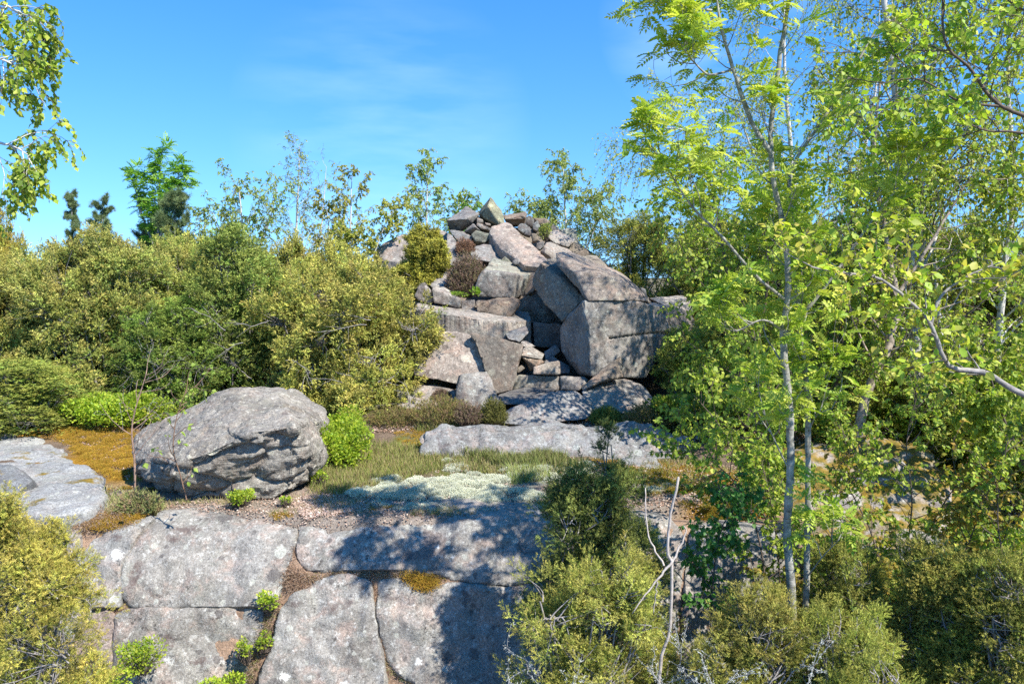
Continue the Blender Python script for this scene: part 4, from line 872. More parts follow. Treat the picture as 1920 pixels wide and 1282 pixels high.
j5 = juniper('dense olive juniper on the skyline right of the leaning slabs', 1200, 600, 15.5, 2.7, 1.8, 1.7, npl=2200, pal=((.19, .24, .045), (.26, .28, .05), (.32, .31, .06), (.13, .17, .03)), seed=15, lobes=34, tipc=(.42, .38, .07), group='junipers behind the birches on the right', dens=3)
RG = [('juniper under birch leaves at the foot of the big squared block', 1290, 745, 11.2, (.55, .6, .5), 1.0), ('low juniper in the shade behind the mossy outcrop', 1600, 800, 9.8, (.9, .9, .55), 2.6), ('low juniper right of the white birch trunk', 1830, 850, 9.0, (.9, .9, .55), 4.4), ('juniper scrub beyond the mossy ridge', 1960, 960, 8.0, (.8, .9, .5), 5.2),
      ('juniper behind birch leaves, second from the leaning slabs', 1330, 640, 14.5, (1.1, 1, 1.15), 1), ('juniper behind the rowan stems', 1480, 660, 14.0, (1.2, 1, 1.2), 2.2),
      ('juniper between the leaning grey trunk and the white birch trunk', 1660, 680, 13.0, (1.1, 1, 1.2), 3.5), ('juniper behind the white birch trunk', 1790, 700, 13.2, (1.1, 1, 1.25), 4.1),
      ('juniper at the right frame edge behind the crooked limb', 1950, 730, 12.5, (1.2, 1, 1.3), 5), ('low juniper under the birches left of the rowan stems', 1390, 740, 12.0, (.9, .9, .7), .6)]
for lab, px, py, yy, sc, rt in RG: copy_bush(j5, lab, px, py, yy, sc, rt, (.95, 1.0, .9))

# near junipers
FG = 'junipers in front of the ledge'
n1_ = juniper('juniper with dark upper part leaning over the ledge, centre front', 1120, 1330, 5.5, 1.15, 1.72, .8, npl=3600, spr=SPR_N, slen=.034, plen=.12, pal=DKGREEN, seed=21, lr=(.13, .24), lobes=50, tipc=(.26, .26, .05), group=FG)
n2_ = juniper('large yellow-green juniper at the bottom centre', 1110, 1560, 4.8, 1.45, 1.72, .85, npl=4600, spr=SPR_N, slen=.033, plen=.12, pal=((.28, .31, .06), (.20, .26, .04), (.34, .33, .08), (.13, .18, .03)), seed=22, lr=(.13, .24), lobes=60, group=FG)
n3_ = juniper('low yellow-green juniper between the rowan stems and the broken pale stem', 1400, 1540, 4.6, 1.1, 1.35, .75, npl=3200, spr=SPR_N, slen=.032, plen=.11, pal=((.28, .31, .06), (.20, .25, .045), (.32, .29, .07), (.11, .15, .03)), seed=23, lr=(.13, .25), lobes=46, group=FG)
n4_ = juniper('juniper rising to a soft peak at the lower right', 1730, 1560, 4.9, 1.35, 1.92, .9, npl=4200, spr=SPR_N, slen=.034, plen=.12, pal=((.18, .23, .04), (.24, .27, .05), (.11, .16, .03), (.29, .28, .06)), seed=24, lr=(.13, .24), lobes=60, group=FG, leader=True)
copy_bush(n3_, 'juniper at the bottom right corner', 1890, 1500, 4.5, (1.1, 1, 1.0), 2.0, (.9, .95, .85))
copy_bush(n3_, 'darker juniper directly behind the rowan stem bases', 1590, 1450, 5.2, (1, .9, 1.1), 3.6, (.8, .88, .8))
copy_bush(n2_, 'juniper at the bottom edge right of the rowan stems', 1590, 1640, 4.3, (.7, .8, .85), 1.6, (.9, .95, .85))
n5_ = juniper('sprawling golden juniper with bare grey twigs in the bottom left corner', 0, 1440, 4.6, 1.5, 1.62, 1.0, npl=3600, spr=SPR_N, slen=.034, plen=.12, pal=((.34, .34, .06), (.26, .30, .05), (.39, .34, .09), (.18, .23, .04)), seed=25, lr=(.13, .24), lobes=56, group=FG, tipc=(.46, .33, .07))
ns = juniper('slim dark juniper sapling rising against the long bedrock slab', 1135, 1010, 6.6, .42, 1.0, .35, npl=330, spr=SPR_N, slen=.035, plen=.08, pal=DKGREEN, seed=26, lobes=9, leader=True, tipc=(.22, .22, .05))

# dead grey twigs of the corner juniper are its own part
def twig_part(root, seed, n, W, H, r=.004, ln=.5, lich=0, mat=M_GREYTWIG, name='dead_twig', zr=(.1, .8)):
    rng = np.random.default_rng(seed)
    for i in range(n):
        parts = []
        p0 = np.array((rng.uniform(-W, W) * .5, rng.uniform(-.45, -.05) * W, rng.uniform(*zr) * H)); d = np.array((rng.normal() * .8, -.2, rng.uniform(-.2, .8)))
        b1 = grow(rng, p0, d, ln * rng.uniform(.5, 1.2), 8, .22, .0); parts.append(tube(b1, np.linspace(r, r * .3, 9), 4))
        for k2 in range(4):
            b2 = grow(rng, b1[int(rng.integers(2, 8))], nrm(b1[-1] - b1[0]) + rng.normal(size=3) * .7, ln * .4, 5, .2, 0); parts.append(tube(b2, np.linspace(r * .5, r * .2, 6), 3))
        if lich:
            allv = np.concatenate([p_[0] for p_ in parts]); q_ = allv[rng.integers(0, len(allv), lich)] + rng.normal(size=(lich, 3)) * .006
            parts = [(v_, p_, c_ * .35) for v_, p_, c_ in parts]
            parts.append(stamp(*SPR_T, q_, frames(rng.normal(size=(lich, 3)), rng), rng.uniform(.008, .02, lich), pick(rng, ((.62, .62, .56), (.48, .50, .45), (.72, .72, .66)), lich)))
        V, pl, c_ = merge(parts); ob(name, mesh_np(name, V, pl, c_), M_DRY if lich else mat, root)
twig_part(n5_, 5, 30, 1.1, 1.35); twig_part(n2_, 6, 24, 1.1, 1.45, .005, .5, 130); twig_part(n3_, 8, 16, .9, 1.3, .005, .5, 170); twig_part(j1, 7, 20, 2.6, 2.0, .006, .6)

# ------------------------------------------------------------------ trees
BIRCHL = ((.46, .50, .07), (.34, .43, .06), (.56, .55, .09), (.22, .31, .04))
BIRCHY = ((.48, .50, .07), (.36, .46, .06), (.55, .48, .10), (.24, .34, .05))
BIRCHG = ((.38, .47, .06), (.27, .38, .05), (.50, .53, .08), (.16, .25, .035))
ROWL = ((.50, .56, .09), (.60, .62, .13), (.38, .50, .07), (.26, .40, .05))
# twin rowan in front
make_tree('rowan_tree', 'twin-stemmed rowan with smooth grey bark in front of the outcrop', [
    ([(1484, 1420, 5.0), (1486, 1150, 5.0), (1476, 1000, 5.0), (1482, 880, 5.0), (1480, 760, 5.0), (1468, 640, 5.0), (1478, 540, 5.0), (1472, 440, 5.0), (1445, 290, 5.0), (1460, 120, 5.0), (1490, -60, 5.0), (1510, -260, 5.0)], .032, .010),
    ([(1500, 1420, 5.15), (1512, 1100, 5.15), (1515, 900, 5.15), (1512, 720, 5.15), (1498, 600, 5.15), (1490, 440, 5.2), (1485, 320, 5.3), (1560, 200, 5.4), (1640, 60, 5.5)], .024, .007),
    ([(1448, 290, 5.0), (1410, 230, 5.0), (1375, 130, 4.95), (1350, 40, 4.9), (1335, -80, 4.9)], .018, .005),
    ([(1470, 560, 5.0), (1420, 520, 4.9), (1350, 440, 4.8), (1300, 390, 4.75), (1260, 330, 4.7), (1235, 280, 4.7)], .012, .003),
    ([(1375, 130, 4.95), (1330, 140, 4.9), (1300, 115, 4.85), (1275, 80, 4.8)], .008, .003),
    ([(1335, 20, 4.9), (1300, 15, 4.9), (1270, -10, 4.9)], .008, .003),
    ([(1479, 880, 5.0), (1450, 820, 4.95), (1430, 770, 4.9)], .005, .002), ([(1513, 820, 5.15), (1530, 780, 5.05), (1560, 765, 5.0)], .005, .002),
    ([(1514, 1080, 5.1), (1545, 1040, 5.0), (1575, 1010, 4.95)], .005, .002), ([(1470, 620, 5.0), (1430, 600, 4.9), (1380, 620, 4.9), (1350, 610, 4.9)], .008, .003),
    ([(1498, 600, 5.15), (1560, 520, 5.1), (1630, 420, 5.1), (1700, 330, 5.1), (1750, 250, 5.1)], .012, .003),
], seed=31, lv1=([17, 15, 9, 10, 5, 4, 3, 3, 3, 4, 10], .30, .50, .8), ang1=.85, up1=.25, lv2=3, lv3=2, f2=.45, f3=.5, leaf='rowan', lsize=.088, pal=ROWL, droop=.1, twig=M_ROWANBARK, tcol=(1.3, 1.28, 1.2))
# large birches behind
def birch(label, stems, seed, **k_):
    k_.setdefault('bark', M_BIRCHBARK); k_.setdefault('group', 'birches on the right')
    return make_tree('birch_tree', label, stems, seed=seed, **k_)
birch('tall birch with a white flaky trunk behind the mossy outcrop', [
    ([(1725, 850, 9.3), (1722, 760, 9.3), (1715, 620, 9.3), (1705, 480, 9.3), (1690, 300, 9.3), (1670, 100, 9.3), (1640, -150, 9.3), (1620, -400, 9.3)], .085, .02),
    ([(1690, 300, 9.3), (1740, 150, 9.2), (1800, 0, 9.1), (1850, -200, 9.1)], .035, .01)],
    41, lv1=([38, 20], .18, 2.1, .6), lv2=8, lv3=6, f2=.45, f3=.5, lsize=.040, per=8, pal=BIRCHY, catkins=.5, up1=.12)
birch('multi-stemmed drooping birch behind the rowan, leaning left over the pile', [
    ([(1540, 790, 14.8), (1530, 600, 14.8), (1500, 420, 14.8), (1480, 250, 14.8), (1470, 60, 14.8), (1480, -160, 14.8)], .07, .015),
    ([(1530, 600, 14.8), (1440, 440, 14.7), (1360, 330, 14.6), (1290, 250, 14.4), (1230, 240, 14.4)], .035, .008),
    ([(1500, 420, 14.8), (1420, 300, 14.9), (1380, 200, 14.9)], .03, .008),
    ([(1520, 500, 14.8), (1600, 350, 15.1), (1640, 180, 15.2), (1650, 0, 15.2)], .04, .01)],
    42, lv1=([22, 14, 12, 14], .22, 1.8, .6), lv2=8, lv3=6, f2=.5, f3=.55, lsize=.044, per=5, pal=BIRCHL, droop=-.75, catkins=.55, up1=.0)
birch('birch with a leaning grey-pink trunk on the mossy outcrop', [
    ([(1605, 835, 8.4), (1625, 740, 8.4), (1665, 650, 8.4), (1680, 560, 8.5), (1660, 440, 8.6), (1640, 300, 8.7), (1650, 150, 8.8)], .055, .012),
    ([(1680, 560, 8.5), (1760, 430, 8.5), (1820, 330, 8.5)], .025, .006)],
    43, lv1=([24, 12], .20, 1.3, .5), lv2=7, lv3=6, lsize=.046, per=7, pal=BIRCHG, catkins=.25, bark=M_ROWANBARK, tcol=(1.5, 1.25, 1.1))
birch('slim birch with fresh leaves hanging beside the big squared block', [
    ([(1395, 800, 8.9), (1385, 680, 8.9), (1370, 560, 8.9), (1350, 430, 8.9), (1330, 330, 8.9)], .030, .008),
    ([(1400, 800, 8.8), (1420, 650, 8.7), (1440, 520, 8.6), (1430, 400, 8.6)], .025, .006)],
    44, lv1=([26, 20], .05, 1.0, .5), lv2=7, lv3=6, f2=.5, f3=.45, lsize=.048, per=7, pal=BIRCHG, twig=M_TWIG, bark=M_TWIG)
birch('young birch with a dark thin stem on the moss at the ledge end', [
    ([(1445, 990, 7.0), (1440, 850, 7.1), (1425, 700, 7.2), (1410, 600, 7.3)], .014, .004),
    ([(1445, 990, 7.0), (1390, 880, 6.9), (1350, 800, 6.8), (1300, 740, 6.8)], .010, .003)],
    45, lv1=([16, 9], .1, .55, .4), lv2=4, lv3=4, f2=.5, f3=.5, lsize=.048, per=6, pal=BIRCHG, bark=M_TWIG)
birch('birch thicket tree left of the white trunk, leaves low over the outcrop', [
    ([(1560, 830, 9.4), (1570, 700, 9.3), (1590, 560, 9.2), (1600, 420, 9.2)], .03, .008)],
    46, lv1=([28], .03, 1.1, .4), lv2=7, lv3=6, lsize=.046, per=7, pal=BIRCHG, bark=M_TWIG)
birch('birch at the right frame edge behind the mossy ridge', [
    ([(1880, 880, 9.0), (1870, 720, 9.0), (1880, 540, 9.0), (1900, 360, 9.0), (1890, 150, 9.0), (1900, -50, 9.0)], .05, .012)],
    47, lv1=([34], .03, 1.4, .4), lv2=7, lv3=6, lsize=.046, per=7, pal=BIRCHL, catkins=.2)
birch('tall birch beyond the right frame edge with thin yellow foliage', [
    ([(2090, 880, 10.5), (2080, 600, 10.5), (2040, 300, 10.5), (2000, 0, 10.5), (1980, -250, 10.5)], .07, .02)],
    48, lv1=([36], .2, 2.1, .5), lv2=8, lv3=7, lsize=.042, per=8, pal=BIRCHY, catkins=.4)
# cherry-like tree off the right edge whose crooked limb enters the frame
make_tree('cherry_tree', 'tree off the right edge whose crooked grey limb carries yellow-green leaves', [
    ([(2350, 1500, 4.2), (2330, 1150, 4.2), (2250, 900, 4.2), (2200, 700, 4.2), (2180, 400, 4.2), (2150, 100, 4.2)], .07, .03),
    ([(2250, 900, 4.2), (2080, 800, 4.25), (1920, 740, 4.3), (1850, 700, 4.3), (1780, 685, 4.3), (1745, 610, 4.3), (1700, 560, 4.3), (1640, 520, 4.3), (1580, 512, 4.3), (1520, 500, 4.3)], .021, .003),
    ([(1745, 610, 4.3), (1765, 555, 4.3), (1820, 515, 4.3), (1880, 490, 4.3)], .010, .003),
    ],
    seed=51, lv1=([0, 17, 6], .30, .40, .3), lv2=4, lv3=3, f2=.5, f3=.5, leaf='cherry', lsize=.05, per=4, pal=((.52, .60, .07), (.40, .54, .06), (.60, .58, .10), (.30, .44, .05), (.55, .46, .10)), droop=-.15, bark=M_GREYTWIG)
birch('birch off the right edge whose dark bent boughs hang in the top right corner', [
    ([(2420, 1500, 4.9), (2400, 900, 4.9), (2360, 500, 4.9), (2330, 100, 4.9)], .07, .04),
    ([(2350, 400, 4.9), (2100, 290, 4.8), (1930, 222, 4.7), (1865, 190, 4.7), (1820, 130, 4.7), (1775, 85, 4.7), (1768, 0, 4.7), (1785, -90, 4.7)], .015, .004),
    ([(1880, 200, 4.7), (1800, 190, 4.7), (1740, 155, 4.7), (1700, 148, 4.7), (1640, 160, 4.7)], .008, .002),
    ([(2350, 420, 4.9), (2080, 285, 4.8), (1920, 250, 4.8), (1850, 245, 4.8), (1800, 225, 4.8)], .012, .003),
    ([(2350, 300, 4.9), (2060, 60, 4.8), (1920, 20, 4.8), (1850, -40, 4.8)], .014, .003)],
    53, group=None, bark=M_TWIG, lv1=([0, 14, 6, 6, 6], .35, .55, .3), lv2=4, lv3=4, f2=.5, f3=.5, lsize=.045, per=5, pal=((.42, .54, .06), (.32, .46, .05), (.52, .54, .08), (.24, .38, .04)), droop=-.3)
# birch off the left edge with hanging sprays
birch('birch off the left edge whose leafy sprays hang into the sky', [
    ([(-420, 1400, 5.0), (-400, 900, 5.0), (-380, 400, 5.0), (-330, 0, 5.0), (-300, -250, 5.0)], .07, .02),
    ([(-380, 300, 5.0), (-200, 200, 4.9), (-80, 230, 4.8), (-20, 262, 4.8), (25, 275, 4.8), (60, 295, 4.8)], .018, .003),
    ([(-350, 50, 5.0), (-180, -20, 4.9), (-60, 0, 4.9), (10, 10, 4.9), (50, 40, 4.9)], .018, .003),
    ([(-350, 80, 5.0), (-180, 60, 4.9), (-60, 90, 4.9), (0, 110, 4.9), (40, 130, 4.9)], .014, .003)],
    52, group=None, lv1=([6, 9, 10, 8], .62, .36, .3), lv2=4, lv3=3, f2=.55, f3=.75, lsize=.040, per=8, pal=BIRCHG, droop=-.9, up1=-.15)

# ------------------------------------------------------------------ small trees on the skyline
SK = 'thin trees on the skyline'
make_tree('rowan_tree', 'rowan standing above the thicket on the left skyline', [
    ([(296, 600, 18), (296, 480, 18), (298, 380, 18), (300, 300, 18)], .05, .01), ([(296, 480, 18), (265, 400, 18), (250, 340, 18)], .03, .008), ([(297, 450, 18), (330, 380, 18), (335, 320, 18)], .03, .008)],
    seed=61, group=SK, lv1=([13, 8, 8], .2, .6, .6), up1=.35, lv2=3, lv3=2, leaf='rowan', lsize=.17, pal=((.24, .44, .07), (.16, .34, .05), (.34, .54, .09)), droop=.1)
PINE = ((.16, .23, .09), (.22, .27, .11), (.11, .16, .07))
def pine(label, px, pyb, pyt, Yb, seed, w, **k_):
    make_tree('pine_tree', label, [([(px, pyb, Yb), (px, (pyb + pyt) / 2, Yb), (px, pyt, Yb)], .05, .01)], seed=seed, group='pines on the left skyline', lv1=([30], .1, w * 1.15, 1.1), up1=.13, ang1=1.2, lv2=5, lv3=2, f2=.35, f3=.5, leaf='pine', lsize=.085, pal=PINE, droop=.2, **k_)
pine('grey-green pine right of the skyline rowan', 328, 640, 372, 17, 62, .85)
pine('narrow pine tip at the far left of the skyline', 135, 640, 362, 26, 63, .55)
pine('pine tip with upswept side shoots, second from the far left', 192, 640, 378, 24, 64, .9)
pine('low pine seen just left of the grey-green pine', 285, 640, 425, 19, 65, .8)
BS = ((.34, .46, .10), (.46, .48, .14), (.24, .36, .08))
def sbirch(label, stems, seed, **k_):
    k_.setdefault('lsize', .042); k_.setdefault('per', 10); k_.setdefault('tmin', .003); k_.setdefault('pal', BS)
    k_.setdefault('twig', M_TWIG); k_.setdefault('lv2', 7); k_.setdefault('lv3', 6)
    return make_tree('birch_tree', label, stems, seed=seed, group=SK, bark=M_BIRCHBARK, **k_)
sbirch('sparse birch cluster in the middle of the left skyline', [([(462, 640, 19), (460, 520, 19), (455, 430, 19), (448, 350, 19)], .055, .01), ([(460, 520, 19), (500, 430, 19), (520, 355, 19)], .03, .006), ([(460, 540, 19), (420, 450, 19), (400, 400, 19)], .025, .006)], 71, lv1=([20, 15, 14], .2, .95, .5), leafprob=.7)
sbirch('tallest nearly bare birch on the left skyline', [([(548, 640, 20), (552, 520, 20), (557, 400, 20), (562, 275, 20)], .05, .008)], 72, lv1=([34], .15, 1.2, .8), leafprob=.4, per=4, up1=.3)
sbirch('bare young stem right of the tallest nearly bare birch', [([(590, 640, 19), (598, 480, 19), (606, 390, 19), (612, 312, 19)], .03, .005)], 73, lv1=([9], .2, .8, .7), leafprob=.1, per=2, up1=.5, lv2=4, lv3=3)
sbirch('yellow-tinged birch left of the pile', [([(655, 640, 17), (655, 520, 17), (657, 420, 17), (660, 330, 17)], .04, .006), ([(640, 560, 17), (620, 450, 17), (612, 385, 17)], .03, .006)], 74, lv1=([26, 15], .12, .85, .6), leafprob=.6, pal=((.42, .40, .08), (.32, .38, .08), (.48, .42, .11)))
sbirch('low yellow bush-like birch just above the golden juniper', [([(700, 600, 15.5), (690, 520, 15.5), (715, 440, 15.5), (730, 400, 15.5)], .02, .004), ([(640, 600, 15.5), (645, 500, 15.5), (650, 450, 15.5)], .02, .004)], 75, lv1=([16, 16], .2, .65, .4), leafprob=.8, pal=((.42, .43, .07), (.34, .42, .07), (.50, .45, .10)), lsize=.042, up1=.3)
sbirch('airy birch behind the left summit block', [([(800, 600, 21), (800, 480, 21), (800, 390, 21), (802, 300, 21)], .05, .008), ([(850, 600, 21), (855, 450, 21), (862, 370, 21)], .035, .006)], 76, lv1=([38, 26], .12, 1.0, .8), leafprob=.95, per=9)
sbirch('broad airy birch behind the right shoulder of the pile', [([(1062, 640, 23), (1062, 520, 23), (1060, 400, 23), (1056, 315, 23)], .06, .01), ([(1063, 540, 23), (1110, 440, 23), (1125, 370, 23)], .035, .008), ([(1062, 540, 23), (1015, 440, 23), (1000, 400, 23)], .03, .008)], 77, lv1=([36, 24, 20], .12, 1.25, .6), leafprob=1.0, per=10, lsize=.046, pal=((.34, .42, .11), (.44, .47, .14), (.26, .34, .08)))
sbirch('small leafy birch tucked against the left summit block', [([(872, 600, 18), (872, 480, 18), (878, 395, 18)], .03, .006)], 78, lv1=([12], .3, .5, .5), leafprob=.9, per=6, pal=((.12, .27, .04), (.18, .33, .05)))

# saplings by the boulder
make_tree('sapling', 'thin bare brown sapling standing at the left end of the boulder', [([(253, 925, 6.95), (252, 860, 6.95), (247, 810, 6.95), (252, 775, 6.95), (268, 720, 6.95), (275, 700, 6.95)], .010, .003)],
          seed=81, bark=M_TWIG, tcol=(2.2, 1.9, 1.8), lv1=([15], .1, .42, .3), lv2=2, lv3=1, leaf=None, up1=.2, lv1r=.3, twig=M_GREYTWIG, cat='sapling')
make_tree('sapling', 'young birch sapling with a few pale leaves in front of the boulder', [([(350, 937, 6.45), (338, 890, 6.45), (325, 845, 6.45), (328, 800, 6.45), (336, 765, 6.45), (350, 735, 6.45), (375, 720, 6.45)], .006, .002)],
          seed=82, bark=M_TWIG, tcol=(1.5, 1.2, 1.0), lv1=([16], .05, .24, .1), lv2=2, lv3=2, lsize=.045, per=3, pal=((.38, .48, .10), (.30, .42, .07)), leafprob=.6, droop=-.2, cat='sapling')

# broken white stem
root = empty('dead_stem', tuple(P(1240, 1420, 4.55)), 'broken pale dead stem with forked bare branches among the front junipers', 'dead tree')
bs = np.array(P(1240, 1420, 4.55))
def wst(pts, r0, r1, n=14):
    pth = spline([tuple(P(*p)) for p in pts], n); rr_ = np.random.default_rng(3); pth[1:-1] += rr_.normal(size=pth[1:-1].shape) * .002
    V, pl, c_ = tube(pth, np.linspace(r0, r1, n), 8)
    # close the broken top
    m_ = len(V); V = np.vstack([V, pth[-1] + (0, 0, r1)]); c_ = np.ones((len(V), 3))
    tri = np.array([(m_ - 8 + i, m_ - 8 + (i + 1) % 8, m_) for i in range(8)])
    return V - bs, pl + [tri], c_
for nm, parts in (('trunk', [wst([(1240, 1420, 4.55), (1236, 1255, 4.55), (1255, 1180, 4.55), (1260, 1060, 4.55), (1252, 1035, 4.55), (1256, 980, 4.55), (1272, 895, 4.55)], .011, .0075, 24)]),
                  ('branch', [wst([(1262, 1050, 4.55), (1225, 1095, 4.5), (1185, 1150, 4.45)], .008, .003)]),
                  ('branch', [wst([(1262, 1050, 4.55), (1285, 1000, 4.6), (1282, 985, 4.6)], .007, .003)]), ('branch', [wst([(1232, 1090, 4.5), (1225, 1150, 4.5)], .005, .003)]),
                  ('branch', [wst([(1245, 1060, 4.6), (1215, 1000, 4.7), (1210, 915, 4.8)], .006, .003)])):
    V, pl, c_ = merge(parts); ob(nm, mesh_np(nm, V, pl, c_, True), M_PALEWOOD, root)

# ------------------------------------------------------------------ more woodland on the right
birch('low birch crown over the shaded hollow right of the pile', [
    ([(1345, 720, 14.0), (1340, 650, 14.0), (1330, 560, 14.0), (1320, 480, 14.0)], .03, .008)], 91, lv1=([24], .05, 1.0, .4), lv2=7, lv3=6, lsize=.048, per=7, pal=BIRCHG, bark=M_TWIG)
birch('birch with dark foliage filling the gap behind the rowan stems', [
    ([(1480, 760, 13.2), (1475, 650, 13.2), (1480, 500, 13.2), (1470, 380, 13.2)], .04, .01)], 92, lv1=([28], .05, 1.4, .4), lv2=7, lv3=6, lsize=.048, per=7, pal=BIRCHG, bark=M_TWIG)
birch('rear birch between the grey-pink and the white trunks', [
    ([(1760, 820, 11.5), (1765, 650, 11.5), (1750, 450, 11.5), (1760, 250, 11.5)], .05, .01)], 93, lv1=([30], .05, 1.6, .4), lv2=7, lv3=6, lsize=.048, per=7, pal=BIRCHL)
birch('low birch overhanging the yellow-green moss ridge', [
    ([(1960, 1050, 7.4), (1930, 900, 7.4), (1880, 780, 7.4), (1850, 680, 7.4)], .02, .005)], 94, lv1=([24], .1, .7, .4), lv2=7, lv3=6, lsize=.048, per=8, pal=BIRCHG, bark=M_TWIG)
make_tree('sapling', 'reddish-leaved young birch sapling in front of the mossy outcrop', [([(1660, 1300, 5.9), (1655, 1150, 5.9), (1640, 1020, 5.9), (1600, 930, 5.9), (1560, 870, 5.9)], .010, .003), ([(1660, 1180, 5.9), (1700, 1080, 5.9), (1760, 960, 5.9), (1800, 900, 5.9)], .008, .003)],
          seed=95, bark=M_TWIG, lv1=([14, 12], .2, .45, .3), lv2=4, lv3=3, lsize=.042, per=3, pal=((.45, .34, .05), (.40, .40, .06), (.30, .36, .05), (.50, .30, .06)), cat='sapling', leafprob=.8)

def sap(label, pts, seed, n=16, L1=.36, pal=BIRCHG, ls=.036, per=5, r0=.008, lp=.9):
    make_tree('sapling', label, pts if isinstance(pts[0], list) else [(pts, r0, .0025)], seed=seed, bark=M_TWIG, lv1=([n] * (len(pts) if isinstance(pts[0], list) else 1), .15, L1, .3), lv2=5, lv3=4, lsize=ls, per=per, pal=pal, cat='sapling', leafprob=lp, droop=-.35, group='saplings at the lower right')
RUSTP = ((.42, .30, .05), (.34, .30, .06), (.50, .34, .06), (.26, .28, .05))
sap('young birch sapling hanging in front of the ledge end, left of the rowan stems', [(1445, 1250, 5.7), (1430, 1050, 5.7), (1395, 930, 5.7), (1330, 860, 5.7), (1270, 830, 5.7)], 131, 26, .42)
sap('birch sapling with drooping leaves right beside the left rowan stem', [(1470, 1250, 5.9), (1455, 1000, 5.9), (1425, 850, 5.9), (1410, 740, 5.9)], 132, 26, .42)
sap('leafy sapling just right of the right rowan stem', [(1540, 1280, 5.8), (1555, 1050, 5.8), (1570, 920, 5.8), (1600, 830, 5.8)], 133, 24, .42)
sap('birch sapling over the middle of the mossy outcrop', [(1680, 1300, 6.0), (1690, 1100, 6.0), (1710, 950, 6.0), (1700, 830, 6.0), (1720, 740, 6.0)], 134, 28, .45)
sap('rusty-leaved low sapling in front of the moss ridge', [(1760, 1300, 5.8), (1790, 1100, 5.8), (1830, 980, 5.8), (1850, 900, 5.8)], 135, 22, .40, RUSTP)
sap('sapling with bright leaves at the right frame edge above the corner juniper', [(1900, 1350, 5.6), (1890, 1120, 5.6), (1870, 960, 5.6), (1890, 820, 5.6)], 136, 26, .45)
sap('rusty-leaved low plant between the rowan stems and the outcrop', [(1590, 1300, 5.4), (1600, 1150, 5.4), (1620, 1080, 5.4)], 137, 16, .34, RUSTP, .032)
sap('dark-leaved sapling by the broken pale stem', [(1330, 1300, 5.3), (1335, 1120, 5.3), (1350, 1000, 5.3), (1380, 950, 5.3)], 138, 20, .30, ((.10, .26, .05), (.15, .32, .06), (.08, .18, .04)), .04)
sap('low rusty sapling beneath the corner of the mossy outcrop', [(1510, 1300, 5.5), (1500, 1180, 5.5), (1480, 1110, 5.5)], 139, 14, .30, RUSTP, .03)

# ------------------------------------------------------------------ leafy low bushes
def bush(name, label, px, pyb, Yb, W, H, n, pal, lsize, seed, lobes=9, group=None, Dp=None, cat='bush', up=.4, root=None):
    rng = np.random.default_rng(seed); Dp = Dp or W
    a = rng.random(lobes) * 6.283; rr = rng.random(lobes) ** .5 * .36
    LCc = np.stack([np.cos(a) * rr * W, np.sin(a) * rr * Dp, rng.uniform(.3, .68, lobes) * H], -1); lr = rng.uniform(.2, .32, lobes)
    li = rng.integers(0, lobes, n); d = nrm(rng.normal(size=(n, 3)) + (0, 0, .2)); rad = rng.uniform(.2, 1, (n, 1)) ** .45
    pos = LCc[li] + d * rad * np.stack([lr[li] * W, lr[li] * Dp, lr[li] * H * 1.1], -1); pos[:, 2] = np.maximum(pos[:, 2], .01)
    fr = frames(d * .6 + rng.normal(size=(n, 3)) * .5 + (0, 0, up), rng, (0, 0, 1))
    c_ = pick(rng, pal, n) * rng.uniform(.75, 1.25, lobes)[li][:, None]
    b0 = P(px, pyb, Yb); root = empty(name, tuple(b0), label, cat, group)
    fol = stamp(*LEAFS, pos, fr, lsize * rng.uniform(.6, 1.3, n), c_); wood = []
    for i in rng.choice(n, min(n, 90), replace=False):
        b_ = np.array((pos[i, 0] * .3, pos[i, 1] * .3, 0)); pth = spline([b_, (b_ + pos[i]) / 2 + rng.normal(size=3) * .02, pos[i]], 5); wood.append(tube(pth, np.linspace(.0035, .0012, 5), 3))
    V, pl, c2 = merge(wood); ob('stems', mesh_np('stems', V, pl, c2), M_TWIG, root)
    ob('foliage', mesh_np('foliage', *fol), M_LEAF, root)
    return root
BB = ((.42, .52, .05), (.32, .46, .04), (.52, .55, .07), (.22, .34, .04))
BBG = 'bilberry bushes on the terrace'
bush('bilberry_bush', 'long bright lime bilberry patch under the thicket at the left', 215, 806, 9.9, 1.35, .52, 9000, BB, .035, 101, 16, BBG, .6)
bush('bilberry_bush', 'bright bilberry bush pressed against the right end of the boulder', 640, 890, 8.35, .62, .62, 5200, BB, .032, 102, 12, BBG)
bush('bilberry_bush', 'bilberry bush behind the right end of the boulder under the golden juniper', 640, 840, 9.2, .75, .55, 4200, BB, .033, 103, 10, BBG)
bush('bilberry_bush', 'small lime bilberry tuft at the foot of the boulder', 450, 948, 6.98, .27, .17, 700, BB, .024, 104, 6, BBG)
bush('bilberry_bush', 'tiny bilberry tuft right of the one at the foot of the boulder', 536, 948, 7.0, .10, .10, 160, BB, .02, 105, 4, BBG)
bush('bilberry_bush', 'bilberry tuft on the small stones at the right end of the boulder', 595, 905, 7.5, .16, .15, 260, BB, .022, 106, 4, BBG)
JB = 'bilberry tufts in the ledge joints'
bush('bilberry_bush', 'bilberry tuft in the joint right of the upper left ledge block corner', 512, 1142, 6.20, .20, .16, 420, BB, .024, 107, 5, JB)
bush('bilberry_bush', 'bilberry tuft lower in the joint left of the middle ledge block', 495, 1222, 6.08, .14, .15, 300, BB, .022, 108, 5, JB)
bush('bilberry_bush', 'bilberry tuft left of the joint, beside the lower left ledge block corner', 463, 1245, 6.05, .14, .22, 320, BB, .022, 109, 5, JB)
bush('bilberry_bush', 'bilberry bush growing over the reddish ledge block at the lower left', 262, 1262, 5.8, .34, .28, 1000, BB, .024, 110, 7, JB)
